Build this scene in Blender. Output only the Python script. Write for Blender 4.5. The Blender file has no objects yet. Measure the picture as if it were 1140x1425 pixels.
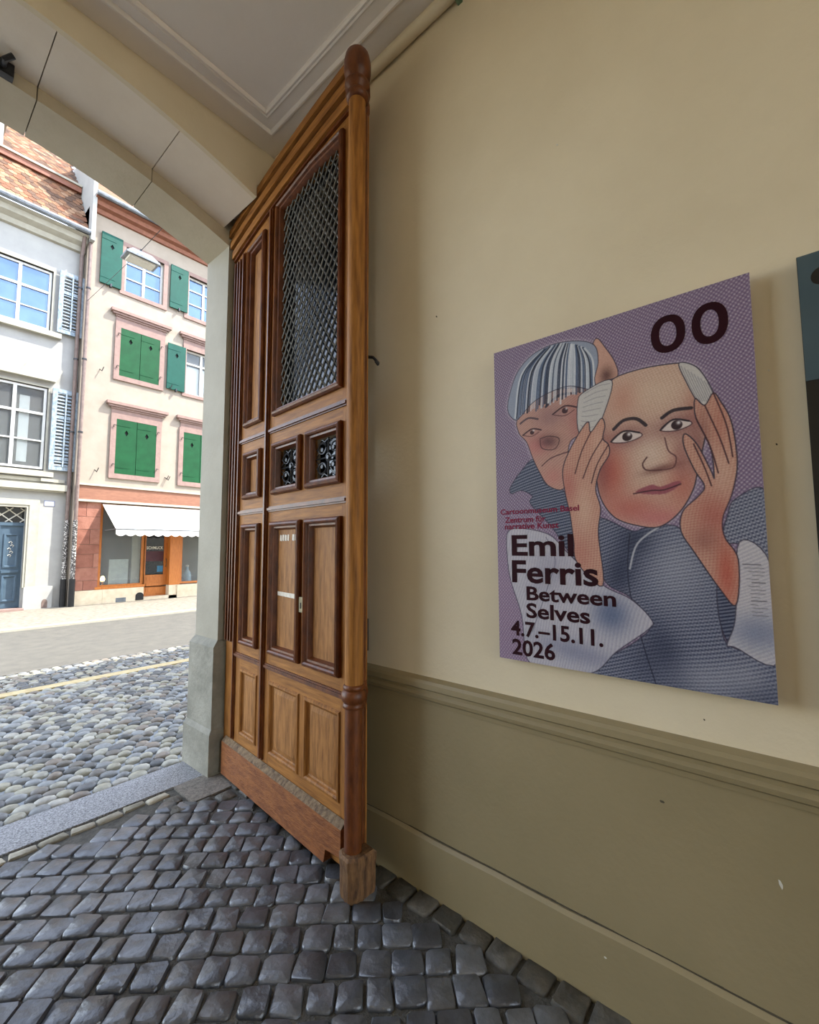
import bpy, math, random
import numpy as np
from mathutils import Matrix, Vector
random.seed(7)
SC=bpy.context.scene
COL=SC.collection
# ------------------------------------------------------------ camera, world, sun, exposure
CAM=Vector((0,0,1.51)); FPX=617.9
YAW,PITCH,ROLL=math.radians(50.06),math.radians(4.525),math.radians(-.232)
_f=Vector((math.sin(YAW)*math.cos(PITCH),math.cos(YAW)*math.cos(PITCH),math.sin(PITCH)))
_r=Vector((math.cos(YAW),-math.sin(YAW),0)); _u=_r.cross(_f)
_R=_r*math.cos(ROLL)+_u*math.sin(ROLL); _U=_u*math.cos(ROLL)-_r*math.sin(ROLL)
cam=bpy.data.objects.new('camera',bpy.data.cameras.new('camera')); COL.objects.link(cam)
cam.data.sensor_fit='VERTICAL'; cam.data.sensor_height=36; cam.data.lens=FPX*36/1425
cam.data.clip_start=.05; cam.data.clip_end=300
m=Matrix((_R,_U,-_f)).transposed().to_4x4(); m.translation=CAM; cam.matrix_world=m
SC.camera=cam
SUN=Vector((.24,-.20,.42)).normalized()
w=bpy.data.worlds.new('sky'); SC.world=w; w.use_nodes=True
nt=w.node_tree; bgd=nt.nodes['Background']; sky=nt.nodes.new('ShaderNodeTexSky')
sky.sky_type='NISHITA'; sky.sun_disc=False; sky.sun_elevation=math.asin(SUN.z); sky.sun_rotation=math.atan2(SUN.x,SUN.y)
sky.air_density=1.0; sky.dust_density=.4; sky.ozone_density=1.0
hs=nt.nodes.new('ShaderNodeHueSaturation'); hs.inputs['Saturation'].default_value=.55; nt.links.new(sky.outputs[0],hs.inputs['Color']); nt.links.new(hs.outputs[0],bgd.inputs[0]); bgd.inputs[1].default_value=0.9
sl=bpy.data.lights.new('sun','SUN'); sl.energy=9; sl.angle=math.radians(.6); sl.color=(1,.95,.86)
so=bpy.data.objects.new('sun',sl); COL.objects.link(so); so.rotation_euler=SUN.to_track_quat('Z','Y').to_euler(); so.location=(0,0,20)
SC.view_settings.view_transform='Standard'; SC.view_settings.look='None'; SC.view_settings.gamma=1
SC.view_settings.use_curve_mapping=False; SC.view_settings.exposure=0.36
SC.cycles.max_bounces=12; SC.cycles.diffuse_bounces=8; SC.cycles.glossy_bounces=4
# ------------------------------------------------------------ helpers
def visible(p):
    d=Vector(p)-CAM; c=(d.dot(_R),d.dot(_U),d.dot(_f))
    return c[2]>.05 and abs(c[0]/c[2]*FPX)<600 and abs(c[1]/c[2]*FPX)<740
def lin(c): return tuple(((v/255+.055)/1.055)**2.4 if v>10 else v/255/12.92 for v in c)+(1,)
def mat(name,c1,c2=None,scale=6,rough=.7,bump=0,bscale=None,stretch=(1,1,1),metal=0,spec=.5,detail=6,vary=0,contrast=(.3,.7)):
    """procedural surface: two tones through noise, fine relief, optional tone per piece"""
    m=bpy.data.materials.new(name); m.use_nodes=True; N=m.node_tree.nodes; L=m.node_tree.links
    b=N['Principled BSDF']; b.inputs['Roughness'].default_value=rough; b.inputs['Metallic'].default_value=metal; b.inputs['Specular IOR Level'].default_value=spec
    tc=N.new('ShaderNodeTexCoord'); mp=N.new('ShaderNodeMapping'); mp.inputs['Scale'].default_value=stretch
    L.new(tc.outputs['Object'],mp.inputs['Vector'])
    vec=mp.outputs[0]
    rnd=None
    if vary:
        oi=N.new('ShaderNodeObjectInfo'); ge=N.new('ShaderNodeNewGeometry'); ad=N.new('ShaderNodeMath'); ad.operation='ADD'
        L.new(oi.outputs['Random'],ad.inputs[0]); L.new(ge.outputs['Random Per Island'],ad.inputs[1])
        fr=N.new('ShaderNodeMath'); fr.operation='FRACT'; L.new(ad.outputs[0],fr.inputs[0]); rnd=fr.outputs[0]
        va=N.new('ShaderNodeVectorMath'); va.operation='ADD'; cb=N.new('ShaderNodeCombineXYZ'); mu=N.new('ShaderNodeMath'); mu.operation='MULTIPLY'; mu.inputs[1].default_value=37
        L.new(rnd,mu.inputs[0]); L.new(mu.outputs[0],cb.inputs[0]); L.new(mu.outputs[0],cb.inputs[1]); L.new(vec,va.inputs[0]); L.new(cb.outputs[0],va.inputs[1]); vec=va.outputs[0]
    no=N.new('ShaderNodeTexNoise'); no.inputs['Scale'].default_value=scale; no.inputs['Detail'].default_value=detail; no.inputs['Roughness'].default_value=.62
    L.new(vec,no.inputs['Vector'])
    cr=N.new('ShaderNodeValToRGB'); cr.color_ramp.elements[0].position=contrast[0]; cr.color_ramp.elements[1].position=contrast[1]
    cr.color_ramp.elements[0].color=lin(c1); cr.color_ramp.elements[1].color=lin(c2 or c1)
    L.new(no.outputs['Fac'],cr.inputs[0]); out=cr.outputs[0]
    if isinstance(vary,(list,tuple)):
        r2=N.new('ShaderNodeValToRGB'); r2.color_ramp.interpolation='CONSTANT'; e=r2.color_ramp.elements
        while len(e)<len(vary): e.new(1)
        for i,c in enumerate(vary): e[i].position=i/len(vary); e[i].color=lin(c)
        L.new(rnd,r2.inputs[0]); mx=N.new('ShaderNodeMix'); mx.data_type='RGBA'; mx.blend_type='MULTIPLY'; mx.inputs[0].default_value=1
        L.new(out,mx.inputs[6]); L.new(r2.outputs[0],mx.inputs[7]); out=mx.outputs[2]
    L.new(out,b.inputs['Base Color'])
    if bump:
        n2=N.new('ShaderNodeTexNoise'); n2.inputs['Scale'].default_value=bscale or scale*5; n2.inputs['Detail'].default_value=6; L.new(vec,n2.inputs['Vector'])
        bp=N.new('ShaderNodeBump'); bp.inputs['Strength'].default_value=bump; bp.inputs['Distance'].default_value=.02; L.new(n2.outputs['Fac'],bp.inputs['Height']); L.new(bp.outputs[0],b.inputs['Normal'])
    return m
def emit(name,c,s):
    m=bpy.data.materials.new(name); m.use_nodes=True; b=m.node_tree.nodes['Principled BSDF']; b.inputs['Base Color'].default_value=lin(c); b.inputs['Emission Color'].default_value=lin(c); b.inputs['Emission Strength'].default_value=s; return m
LOC={}   # world-to-local matrix of each root
class MB:
    def __init__(s): s.v=[]; s.f=[]
    def add(s,v,f):
        n=len(s.v); s.v+=[tuple(p) for p in v]; s.f+=[tuple(i+n for i in q) for q in f]; return s
    def box(s,x0,x1,y0,y1,z0,z1):
        return s.add([(x0,y0,z0),(x1,y0,z0),(x1,y1,z0),(x0,y1,z0),(x0,y0,z1),(x1,y0,z1),(x1,y1,z1),(x0,y1,z1)],[(0,3,2,1),(4,5,6,7),(0,1,5,4),(1,2,6,5),(2,3,7,6),(3,0,4,7)])
    def prism(s,poly,fn,h0,h1):
        """poly (a,b) counter-clockwise, fn(a,b,h) -> point; closed slab between heights h0 and h1"""
        n=len(poly); v=[fn(a,b,h0) for a,b in poly]+[fn(a,b,h1) for a,b in poly]
        return s.add(v,[tuple(range(n))[::-1],tuple(range(n,2*n))]+[(i,(i+1)%n,n+(i+1)%n,n+i) for i in range(n)])
    def frame(s,poly,prof,fn):
        """mitred moulding inside poly; prof = [(inset,height),...]"""
        n=len(poly); v=[]; f=[]
        for d,h in prof: v+=[fn(a,b,h) for a,b in inset(poly,d)]
        for k in range(len(prof)-1):
            for i in range(n): f.append((k*n+i,k*n+(i+1)%n,(k+1)*n+(i+1)%n,(k+1)*n+i))
        return s.add(v,f)
    def tube(s,pts,r,n=8,cap=True):
        pts=[Vector(p) for p in pts]; m=len(pts); v=[]; f=[]
        for i,p in enumerate(pts):
            t=(pts[min(i+1,m-1)]-pts[max(i-1,0)]).normalized()
            a=t.cross(Vector((0,0,1))); a=a.normalized() if a.length>1e-3 else Vector((1,0,0)); b=t.cross(a)
            rr=r[i] if isinstance(r,(list,tuple)) else r
            v+=[p+(a*math.cos(2*math.pi*k/n)+b*math.sin(2*math.pi*k/n))*rr for k in range(n)]
        for i in range(m-1):
            for k in range(n): f.append((i*n+k,i*n+(k+1)%n,(i+1)*n+(k+1)%n,(i+1)*n+k))
        if cap: f+=[tuple(range(n))[::-1],tuple(range((m-1)*n,m*n))]
        return s.add(v,f)
    def lathe(s,c,prof,n=20,arc=(0,360)):
        """prof = [(radius,z)] about the vertical axis through c"""
        v=[];f=[]; full=arc[1]-arc[0]>=360; k=n if full else n+1
        for r,z in prof:
            for i in range(k):
                t=math.radians(arc[0]+(arc[1]-arc[0])*i/n); v.append((c[0]+r*math.cos(t),c[1]+r*math.sin(t),z))
        for j in range(len(prof)-1):
            for i in range(n):
                a,b=i,(i+1)%k; f.append((j*k+a,j*k+b,(j+1)*k+b,(j+1)*k+a))
        f+=[tuple(range(k))[::-1],tuple(range((len(prof)-1)*k,len(prof)*k))]
        return s.add(v,f)
    def mesh(s,name,mt,smooth=35):
        me=bpy.data.meshes.new(name); me.from_pydata(s.v,[],s.f); me.validate(); me.update()
        for x in (mt if isinstance(mt,(list,tuple)) else [mt]): me.materials.append(x)
        if smooth and len(me.polygons):
            me.polygons.foreach_set('use_smooth',[True]*len(me.polygons)); me.set_sharp_from_angle(angle=math.radians(smooth))
        return me
    def build(s,name,mt,parent=None,smooth=35):
        if parent is not None and parent.name in LOC:
            M=LOC[parent.name]
            if M is not None: s.v=[tuple(M@Vector(p)) for p in s.v]
        o=bpy.data.objects.new(name,s.mesh(name,mt,smooth)); COL.objects.link(o); o.parent=parent
        if parent is not None and parent.name in LOC: LOC[o.name]=LOC[parent.name]
        return o
def inset(poly,d):
    n=len(poly); out=[]
    for i in range(n):
        p,a,b=[Vector(poly[(i+k)%n]) for k in (-1,0,1)]
        e1=(a-p).normalized(); e2=(b-a).normalized(); n1=Vector((-e1.y,e1.x)); n2=Vector((-e2.y,e2.x))
        k=(n1+n2)/max(1e-6,1+n1.dot(n2)); out.append(tuple(a+k*d))
    return out
def tag(o,label=None,cat=None,group=None,kind=None):
    if label: o['label']=label
    if cat: o['category']=cat
    if group: o['group']=group
    if kind: o['kind']=kind
    return o
def empty(name,loc,rz=0,local=False):
    o=bpy.data.objects.new(name,None); COL.objects.link(o); o.location=loc; o.rotation_euler=(0,0,rz); o.empty_display_size=.1
    LOC[o.name]=None if local else (Matrix.Translation(loc)@Matrix.Rotation(rz,4,'Z')).inverted()
    return o
def inst(name,me,parent,loc,rz=0,scale=(1,1,1)):
    o=bpy.data.objects.new(name,me); COL.objects.link(o); o.parent=parent; o.location=loc; o.rotation_euler=(0,0,rz); o.scale=scale; return o
def text_pieces(body,bold=.0):
    c=bpy.data.curves.new('lettering','FONT'); c.body=body; c.size=1; c.offset=bold; c.resolution_u=3; c.fill_mode='FRONT'
    o=bpy.data.objects.new('lettering',c); COL.objects.link(o); bpy.context.view_layer.update()
    me=o.evaluated_get(bpy.context.evaluated_depsgraph_get()).to_mesh()
    v=[tuple(p.co) for p in me.vertices]; f=[tuple(q.vertices) for q in me.polygons]
    bpy.data.objects.remove(o); bpy.data.curves.remove(c)
    xs=[p[0] for p in v]; ys=[p[1] for p in v]
    return v,f,(min(xs),max(xs),min(ys),max(ys))
# ------------------------------------------------------------ materials
PLASTER=mat('wall_plaster',(208,194,165),(222,209,181),1.3,.62,.08,60,contrast=(.25,.75))
OLIVE=mat('olive_wainscot_paint',(140,126,94),(152,137,104),1.6,.45,.06,50)
CEIL=mat('ceiling_paint',(226,218,208),(238,231,222),1.2,.7,.04,40)
STONEP=mat('painted_arch_stone',(172,160,136),(190,179,156),2.2,.7,.12,45)
JAMBP=mat('painted_jamb_stone',(138,132,116),(154,148,132),2.2,.75,.12,45)
SOFF=mat('pale_soffit_paint',(222,210,192),(234,224,208),2.,.75,.08,45)
JAMB=mat('grey_jamb_stone',(112,109,96),(150,146,132),5,.75,.35,40)
GRAN=mat('granite',(84,84,86),(168,168,168),120,.6,.15,150,contrast=(.35,.65))
MORTAR=mat('joint_mortar',(66,64,58),(98,95,86),30,.9,.5,90)
BLOCKST=mat('brownish_granite',(96,91,82),(138,130,118),60,.7,.2,90,contrast=(.35,.65))
SETT=mat('basalt_sett',(72,74,77),(112,114,118),14,.36,.5,18,spec=1.0,vary=((255,255,255),(208,211,216),(232,232,232),(180,181,184),(245,242,236)))
LIGHTSETT=mat('pale_sett',(150,142,122),(190,182,160),18,.7,.4,40,vary=((255,255,255),(220,220,220),(190,190,186)))
BORDER=mat('border_sett',(66,64,58),(104,98,86),16,.65,.5,34,vary=((255,255,255),(225,222,215),(200,200,196)))
PEB=mat('river_cobble',(132,132,128),(182,182,176),14,.5,.25,40,vary=((255,250,240),(190,192,196),(140,142,148),(232,226,205),(176,168,160),(210,214,220),(150,150,150),(240,236,222),(196,180,166)))
PMORT=mat('pale_cobble_mortar',(126,131,136),(160,165,168),12,.85,.3,60)
ASPH=mat('asphalt',(80,77,70),(95,91,82),5,.9,.3,160)
FARPAV=mat('far_setts',(90,85,74),(150,142,126),9,.9,.4,20,stretch=(1,2,1))
KERB=mat('sandy_kerb',(168,148,104),(196,178,136),10,.8,.2,50)
OAKV=mat('oak_upright_grain',(108,66,26),(172,116,54),4,.56,.12,16,stretch=(14,14,1.1),contrast=(.3,.72),spec=.2)
OAKH=mat('oak_level_grain',(110,68,28),(176,120,58),4,.56,.12,16,stretch=(1.1,14,14),contrast=(.3,.72),spec=.2)
OAKD=mat('oak_dark_moulding',(70,34,14),(116,64,28),5,.4,.1,20,stretch=(6,6,2),spec=.35)
OAKP=mat('oak_panel_figure',(112,72,34),(172,120,66),5,.56,.15,18,stretch=(11,11,1.4),contrast=(.28,.7),spec=.2)
OAKW=mat('worn_oak_kickboard',(104,54,22),(154,96,48),6,.6,.3,24,stretch=(2,8,8),contrast=(.3,.75),spec=.3)
WORN=mat('worn_grey_wood',(70,50,30),(140,116,84),14,.8,.5,30,stretch=(3,3,1))
IRON=mat('dark_iron',(40,40,42),(74,75,78),20,.38,.1,60,metal=.7)
WIRE=mat('lattice_wire',(96,97,98),(140,141,140),20,.4,0,metal=.6)
DGLASS=mat('dark_door_glass',(8,10,12),(16,20,24),3,.12,.05,8)
TAPE=mat('tape_residue',(206,196,178),(232,226,214),60,.8,.2,90)
BRASS=mat('tarnished_brass',(82,76,56),(124,116,90),30,.4,.1,80,metal=.6)
WHITE=mat('white_house_render',(152,151,147),(164,163,158),3,.9,.08,70)
CREAM=mat('cream_pink_render',(144,133,119),(156,144,130),3,.9,.1,70)
TRIMW=mat('pale_stone_trim',(152,148,134),(168,164,150),6,.85,.1,50)
PINKST=mat('pink_sandstone',(126,103,95),(143,118,109),8,.85,.15,40)
REDST=mat('red_sandstone_block',(134,86,70),(162,112,94),6,.85,.2,30,vary=((255,255,255),(235,225,222),(214,205,205)))
BROWNT=mat('red_brown_timber',(112,66,46),(134,84,62),8,.6,.1,40)
GREEN=mat('green_shutter_paint',(8,62,32),(14,74,40),5,.6,.03,60,spec=.2)
TEAL=mat('teal_shutter_paint',(12,66,56),(18,76,64),5,.6,.03,60,spec=.2)
GREYSH=mat('weathered_blue_shutter',(98,116,130),(160,170,176),12,.8,.3,40,stretch=(2,2,1))
BLUEDOOR=mat('blue_grey_door_paint',(56,76,92),(70,90,106),6,.5,.05,60)
WFRAME=mat('white_window_paint',(188,188,184),(204,204,200),8,.5)
PANE=mat('sky_tinted_window_glass',(70,94,130),(84,108,142),2,.04,0,spec=1.0,metal=.5)  # blue base puts the reflected sky into the pane colour
DPANE=mat('dark_window_glass',(26,30,36),(36,40,46),2,.05,0,spec=.6)
CURT=mat('net_curtain',(196,198,198),(224,226,224),30,.9,.2,60,stretch=(6,1,.4))
ZINC=mat('grey_zinc',(98,104,110),(132,138,144),9,.4,.05,40,metal=.5)
PIPEM=mat('brown_downpipe',(92,76,70),(120,102,94),9,.5,.05,40)
STICK=mat('sticker_covered_iron',(58,54,52),(206,202,196),34,.7,.1,60,contrast=(.52,.58))
TILE=mat('clay_roof_tile',(118,94,74),(158,130,104),9,.85,.3,40,vary=((245,232,220),(214,184,160),(176,158,146),(230,200,172),(160,144,134),(200,158,132)))
SHOPW=mat('orange_brown_shop_wood',(164,92,34),(196,120,52),5,.4,.05,40,stretch=(8,8,1))
AWN=mat('white_awning_cloth',(214,212,206),(224,222,216),4,.9,.05,80)
SHOPIN=mat('shop_interior_wall',(74,66,56),(92,84,72),3,.9)
PAPER=mat('grey_display_board',(170,178,172),(196,202,196),9,.8)
SPLINTH=mat('pale_plinth_stone',(196,180,152),(220,204,178),7,.85,.15,40)
DARK=mat('dark_iron_and_painted_shade',(22,22,22),(34,33,32),9,.8)  # dark iron, also painted shade for room sheets, holes and shutter cut-outs
PURPLE=mat('purple_board_edge',(168,150,170),(190,172,188),9,.7)
INK=mat('aubergine_ink',(40,14,21),(46,16,25),20,.6,spec=.1)
INK2=mat('plum_ink',(120,34,62),(128,40,68),20,.6,spec=.1)
SLATE=mat('slate_blue_print',(58,76,84),(74,92,100),2,.4)
BLACKP=mat('black_print',(22,21,20),(32,30,28),3,.4)
PALEP=mat('pale_paint',(200,196,184),(214,210,198),9,.6)
OURS=mat('own_facade_render',(196,186,164),(208,198,178),3,.9)
FASCIA=mat('brown_fascia_timber',(122,80,60),(138,94,72),7,.7,.05,40,stretch=(1,4,4))
DIRT=mat('dirt_in_joint',(62,56,44),(84,76,60),30,.9)
glass=bpy.data.materials.new('clear_glass'); glass.use_nodes=True; gb=glass.node_tree.nodes['Principled BSDF']; gb.inputs['Roughness'].default_value=.02; gb.inputs['Base Color'].default_value=(.8,.84,.84,1); gb.inputs['Transmission Weight'].default_value=.92; gb.inputs['IOR'].default_value=1.3
FOOTW=mat('worn_oak_foot',(66,40,20),(134,98,60),12,.75,.4,30,stretch=(4,4,1))
# ------------------------------------------------------------ the setting
def struct(o,label=None): tag(o,label,None,None,'structure'); return o
XC=.12; BK=-6.3
def zf(x): return 3.97-(x-XC)**2/8      # street side of the arch
def zr(x): return 4.045-(x-XC)**2/9     # rebate side of the arch
CE=4.20; WX=1.64; BY=2.56
floor=struct(MB().box(-1.7,1.72,BK,3.03,-.3,-.005).build('floor',MORTAR),'dark basalt sett paving of the gate passage')
wall=struct(MB().box(WX,2.0,BK,BY+.02,-.3,CE+.1).build('wall_right',PLASTER),'beige plastered passage wall behind the posters')
struct(MB().box(-1.75,-1.40,BK,BY+.02,-.3,CE+.1).build('wall_left',PLASTER),'beige plastered passage wall out of view on the left')
MB().box(WX-.006,WX+.01,BK,BY,.0,.86).build('wainscot_panel',OLIVE,wall)
# baseboard with uneven top edge, chair rail
b=MB(); prof=[(-.001,-.05),(-.018,-.05),(-.018,.228),(-.006,.240),(-.001,.240)]
for y0,y1 in ((BK,BY),):
    n=60
    for i in range(n+1):
        y=y0+(y1-y0)*i/n; j=.0025*math.sin(i*1.7)+.002*math.sin(i*.61)
        b.v+=[(WX-.005+px,y,pz+(j if pz>.1 else 0)) for px,pz in prof]
    k=len(prof)
    for i in range(n):
        for q in range(k-1): b.f.append((i*k+q,(i+1)*k+q,(i+1)*k+q+1,i*k+q+1))
struct(b.build('baseboard_right',OLIVE),'olive painted baseboard with a cracked upper edge')
j=MB()
for i in range(90):
    y=BK+(BY-BK)*i/90; h=.0035+.0025*random.random(); j.box(WX-.0085,WX-.004,y,y+(BY-BK)/90,.2395,.2395+h)
tag(j.build('joint_crack',DIRT,wall,0),'dirty crack above the baseboard',None,None,'stuff')
def extrude_y(prof,y0,y1,x=WX):
    n=len(prof); return MB().add([(x-p,y0,z) for p,z in prof]+[(x-p,y1,z) for p,z in prof],[(i,(i+1)%n,n+(i+1)%n,n+i) for i in range(n)]+[tuple(range(n))[::-1],tuple(range(n,2*n))])
rail=[(-.005,.805),(.012,.805),(.014,.822),(.026,.830),(.03,.845),(.02,.856),(.02,.868),(.036,.878),(.036,.900),(.028,.912),(.01,.918),(-.005,.925)]
struct(extrude_y(rail,BK,BY).build('trim_1',OLIVE,smooth=25),'olive chair rail moulding running below the posters')
# ceiling with moulded field
ceil=struct(MB().box(-1.75,2.0,BK,BY+.02,CE,CE+.12).build('ceiling',CEIL),'pale passage ceiling with a moulded rectangular field')
cf=lambda a,b,h:(a,b,CE-h)
outer=[(-1.26,BK+.2),(1.50,BK+.2),(1.50,2.415),(-1.26,2.415)]
mo=MB().frame(outer,[(0,0),(0,.014),(.008,.022),(.018,.024),(.026,.016),(.03,.008),(.084,.008),(.088,.016),(.096,.02),(.104,.014),(.108,.018),(.116,.02),(.124,.01),(.126,-.004)],cf)
struct(mo.build('trim_2',CEIL,smooth=25),'double beaded ceiling moulding around the plain field')
# gate wall: plaster face towards the passage, arch blocks, piers
def archplate(fn,x0,x1,y0,y1,top,n=16):
    m=MB(); xs=[x0+(x1-x0)*i/n for i in range(n+1)]
    poly=[(x,fn(x)) for x in xs]+[(x1,top),(x0,top)]
    return m.prism(poly,lambda a,b,h:(a,h,b),y0,y1)
pw=archplate(zr,-1.46,1.485,BY,BY+.03,CE+.1); pw.box(1.485,1.70,BY,BY+.03,3.925,CE+.1)
gw=struct(pw.build('wall_front',PLASTER),'beige wall over the gate arch facing the passage')
MB().box(1.70,2.4,BY,3.33,-.3,CE+.1).build('pier',STONEP,gw); MB().box(-2.2,-1.46,BY,3.33,-.3,CE+.1).build('pier',STONEP,gw)
cuts=[-1.46,-.76,-.177,.417,1.0,1.70]
for a,b in zip(cuts[:-1],cuts[1:]):
    g=.0025; m=archplate(zr,a+g,min(b,1.485+g)-g,BY+.03,3.0,CE+.1,8)
    if b>1.6: m.box(1.485,1.70,BY+.03,3.0,3.95,CE+.1)
    fa,fb=max(a,-1.29),min(b,1.53); m2=archplate(zf,fa+(g if fa>-1.28 else 0),fb-(g if fb<1.52 else 0),3.0,3.33,CE+.1,8)
    m.build('rebate_voussoir',SOFF,gw); m2.build('voussoir',STONEP,gw)
for s in (1,-1):
    X=lambda x: XC+s*(x-XC)
    def jb(x0,x1,y0,y1,z0,z1): return MB().box(min(X(x0),X(x1)),max(X(x0),X(x1)),y0,y1,z0,z1)
    jb(1.53,1.70,3.0,3.33,.88,3.735).build('jamb_block',JAMBP,gw)
    jb(1.53,1.70,3.0,3.33,3.740,CE+.1).build('springer',STONEP,gw)
    m=jb(1.495,1.70,2.985,3.345,.30,.835); q=MB()
    q.add([(X(1.495),2.985,.835),(X(1.70),2.985,.835),(X(1.70),3.345,.835),(X(1.495),3.345,.835),(X(1.53),3.0,.88),(X(1.70),3.0,.88),(X(1.70),3.33,.88),(X(1.53),3.33,.88)],[(0,3,2,1),(4,5,6,7),(0,1,5,4),(1,2,6,5),(2,3,7,6),(3,0,4,7)])
    m.add(q.v,q.f).build('plinth_block',JAMB,gw)
    m=jb(1.475,1.70,2.97,3.355,-.1,.27); q=MB()
    q.add([(X(1.475),2.97,.27),(X(1.70),2.97,.27),(X(1.70),3.355,.27),(X(1.475),3.355,.27),(X(1.495),2.985,.30),(X(1.70),2.985,.30),(X(1.70),3.345,.30),(X(1.495),3.345,.30)],[(0,3,2,1),(4,5,6,7),(0,1,5,4),(1,2,6,5),(2,3,7,6),(3,0,4,7)])
    m.add(q.v,q.f).build('plinth_foot',JAMB,gw)
k=MB().box(.225,.315,2.955,3.0,zr(.27)-.075,zr(.27)-.005); k.tube([(.27,2.95,zr(.27)-.045),(.27,2.90,zr(.27)-.05),(.30,2.88,zr(.27)-.02)],.014); k.build('bolt_keeper',IRON,gw)
HT=7.4
# our own street front above the arch: it throws the shade on the pavement
struct(MB().box(-14,-1.9,3.0,3.33,0,HT).box(2.3,14,3.0,3.33,0,HT).box(-1.9,2.3,3.02,3.33,CE+.1,HT).build('wall_street',OURS),'street front of the passage building above the arch')
m=MB(); m.prism([(3.45,HT-.05),(3.45,HT+.1),(-.6,HT+4.2),(-4.7,HT+.1),(-4.7,HT-.05),(-.6,HT+4.0)],lambda a,b,h:(h,a,b),-14,14)  # unseen roof, added to keep low sky light off the houses opposite
struct(m.build('sky_blocking_roof',TILE),'unseen tiled roof of the passage building, added to block low sky')
# threshold
struct(MB().box(-1.32,1.53,3.035,3.335,-.2,.006).build('trim_3',GRAN),'speckled granite threshold slab under the arch')
# painted pipe under the ceiling
pp=empty('ceiling_pipe',(1.605,2.5,4.14)); tag(pp,'beige painted pipe running along the wall under the ceiling','pipe')
MB().tube([(1.607,2.5,4.142),(1.607,BK+.05,4.142)],.03,12).build('pipe',PLASTER,pp)
MB().box(1.57,1.645,1.03,1.055,4.10,4.19).build('pipe_bracket',mat('green_paint',(90,112,84),(110,130,100)),pp)
# ------------------------------------------------------------ passage paving
def sett_mesh(name,mt,a,b,seed,h=.0105,n=None):
    r=random.Random(seed); j=lambda s:(r.random()-.5)*s
    c=[(-a/2,-b/2),(a/2,-b/2),(a/2,b/2),(-a/2,b/2)]; c=[(x+j(.017),y+j(.017)) for x,y in c]; out=[]
    for i in range(4):
        p,q=Vector(c[i]),Vector(c[(i+1)%4]); t=.06+r.random()*.09; nrm=Vector((-(q-p).y,(q-p).x)).normalized()*j(.006)
        out+=[tuple(p+(q-p)*t+nrm),tuple(p+(q-p)*(1-t)+nrm)]
    m=MB(); n=8
    for s,z in ((1.0,-.05),(1.0,-.006),(.965,.003),(.88,.009+j(.003))): m.v+=[(x*s,y*s,z+(j(.004) if z>0 else 0)) for x,y in out]
    m.v.append((j(.02),j(.02),h+j(.006)))
    for k in range(3):
        for i in range(n): m.f.append((k*n+i,k*n+(i+1)%n,(k+1)*n+(i+1)%n,(k+1)*n+i))
    for i in range(n): m.f.append((3*n+i,3*n+(i+1)%n,4*n))
    return m
def lay(name,variants,mt,places,parent,limit,group_stuff,label):
    """the largest-showing pieces as objects, the others joined"""
    meshes=[v.mesh(name,mt,50) for v in variants]
    places.sort(key=lambda p:(0 if p[3] else 1,(Vector(p[0])-CAM).length))
    rest=MB()
    for i,(loc,rz,k,vis,sc) in enumerate(places):
        k%=len(variants)
        if i<limit and vis: inst(name,meshes[k],parent,loc,rz,sc)
        else:
            M=Matrix.Translation(loc)@Matrix.Rotation(rz,4,'Z')@Matrix.Diagonal((*sc,1)); rest.add([tuple(M@Vector(p)) for p in variants[k].v],variants[k].f)
    if rest.v: tag(rest.build(group_stuff,mt,parent,50),label,None,None,'stuff')
SV=[sett_mesh('sett',SETT,.1015,.1065,s) for s in range(14)]
ang=math.radians(-48); e1=Vector((math.cos(ang),math.sin(ang))); e2=Vector((-e1.y,e1.x)); pl=[]
for r in range(-60,40):
    off=random.random()*.1; t=-4+off
    while t<4:
        wd=.106*(.86+random.random()*.3); bow=.02*math.sin(t*1.7+r*.2)
        p=Vector((.6,1.4))+e1*(t+wd/2)+e2*(r*.1135+bow); t+=wd
        if -1.38<p.x<1.50 and BK+.05<p.y<2.90 and not (p.x>1.27 and p.y>2.70):
            sc=(wd/.106,1.0+random.uniform(-.04,.04),1)
            pl.append(((p.x,p.y,random.uniform(-.004,.004)),ang+random.uniform(-.05,.05),random.randrange(14),visible((p.x,p.y,0)),sc))
lay('sett',SV,SETT,pl,floor,300,'sett_field','dark basalt setts farther off and out of view')
BV=[sett_mesh('border_sett',BORDER,.105,.115,s+40,.012) for s in range(6)]
pl=[((1.578+random.uniform(-.004,.004),BK+.05+.125*i,0),random.uniform(-.04,.04),i*5,visible((1.578,BK+.05+.125*i,0)),(1,1,1)) for i in range(80) if BK+.05+.125*i<2.85]
lay('border_sett',BV,BORDER,pl,floor,60,'border_sett_field','border setts along the wall out of view')
LV=[sett_mesh('pale_sett',LIGHTSETT,.115,.055,s+60,.010) for s in range(6)]
pl=[((-1.2+.125*i,2.985+random.uniform(-.006,.006),0),random.uniform(-.06,.06),i*3,visible((-1.2+.125*i,2.985,0)),(1,1,1)) for i in range(20) if -1.2+.125*i<1.26]
lay('pale_sett',LV,LIGHTSETT,pl,floor,60,'pale_sett_field','pale setts along the threshold out of view')
MB().box(1.285,1.56,2.76,3.03,-.05,.008).build('granite_block',BLOCKST,floor)
for i,(x,y) in enumerate(((1.22,2.88),(1.21,2.77),(1.33,2.70),(1.45,2.69))): inst('pale_sett',LV[i].mesh('pale_sett',BORDER,50),floor,(x,y,.0),random.uniform(-.2,.2),(.85,1.7,1))
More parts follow.
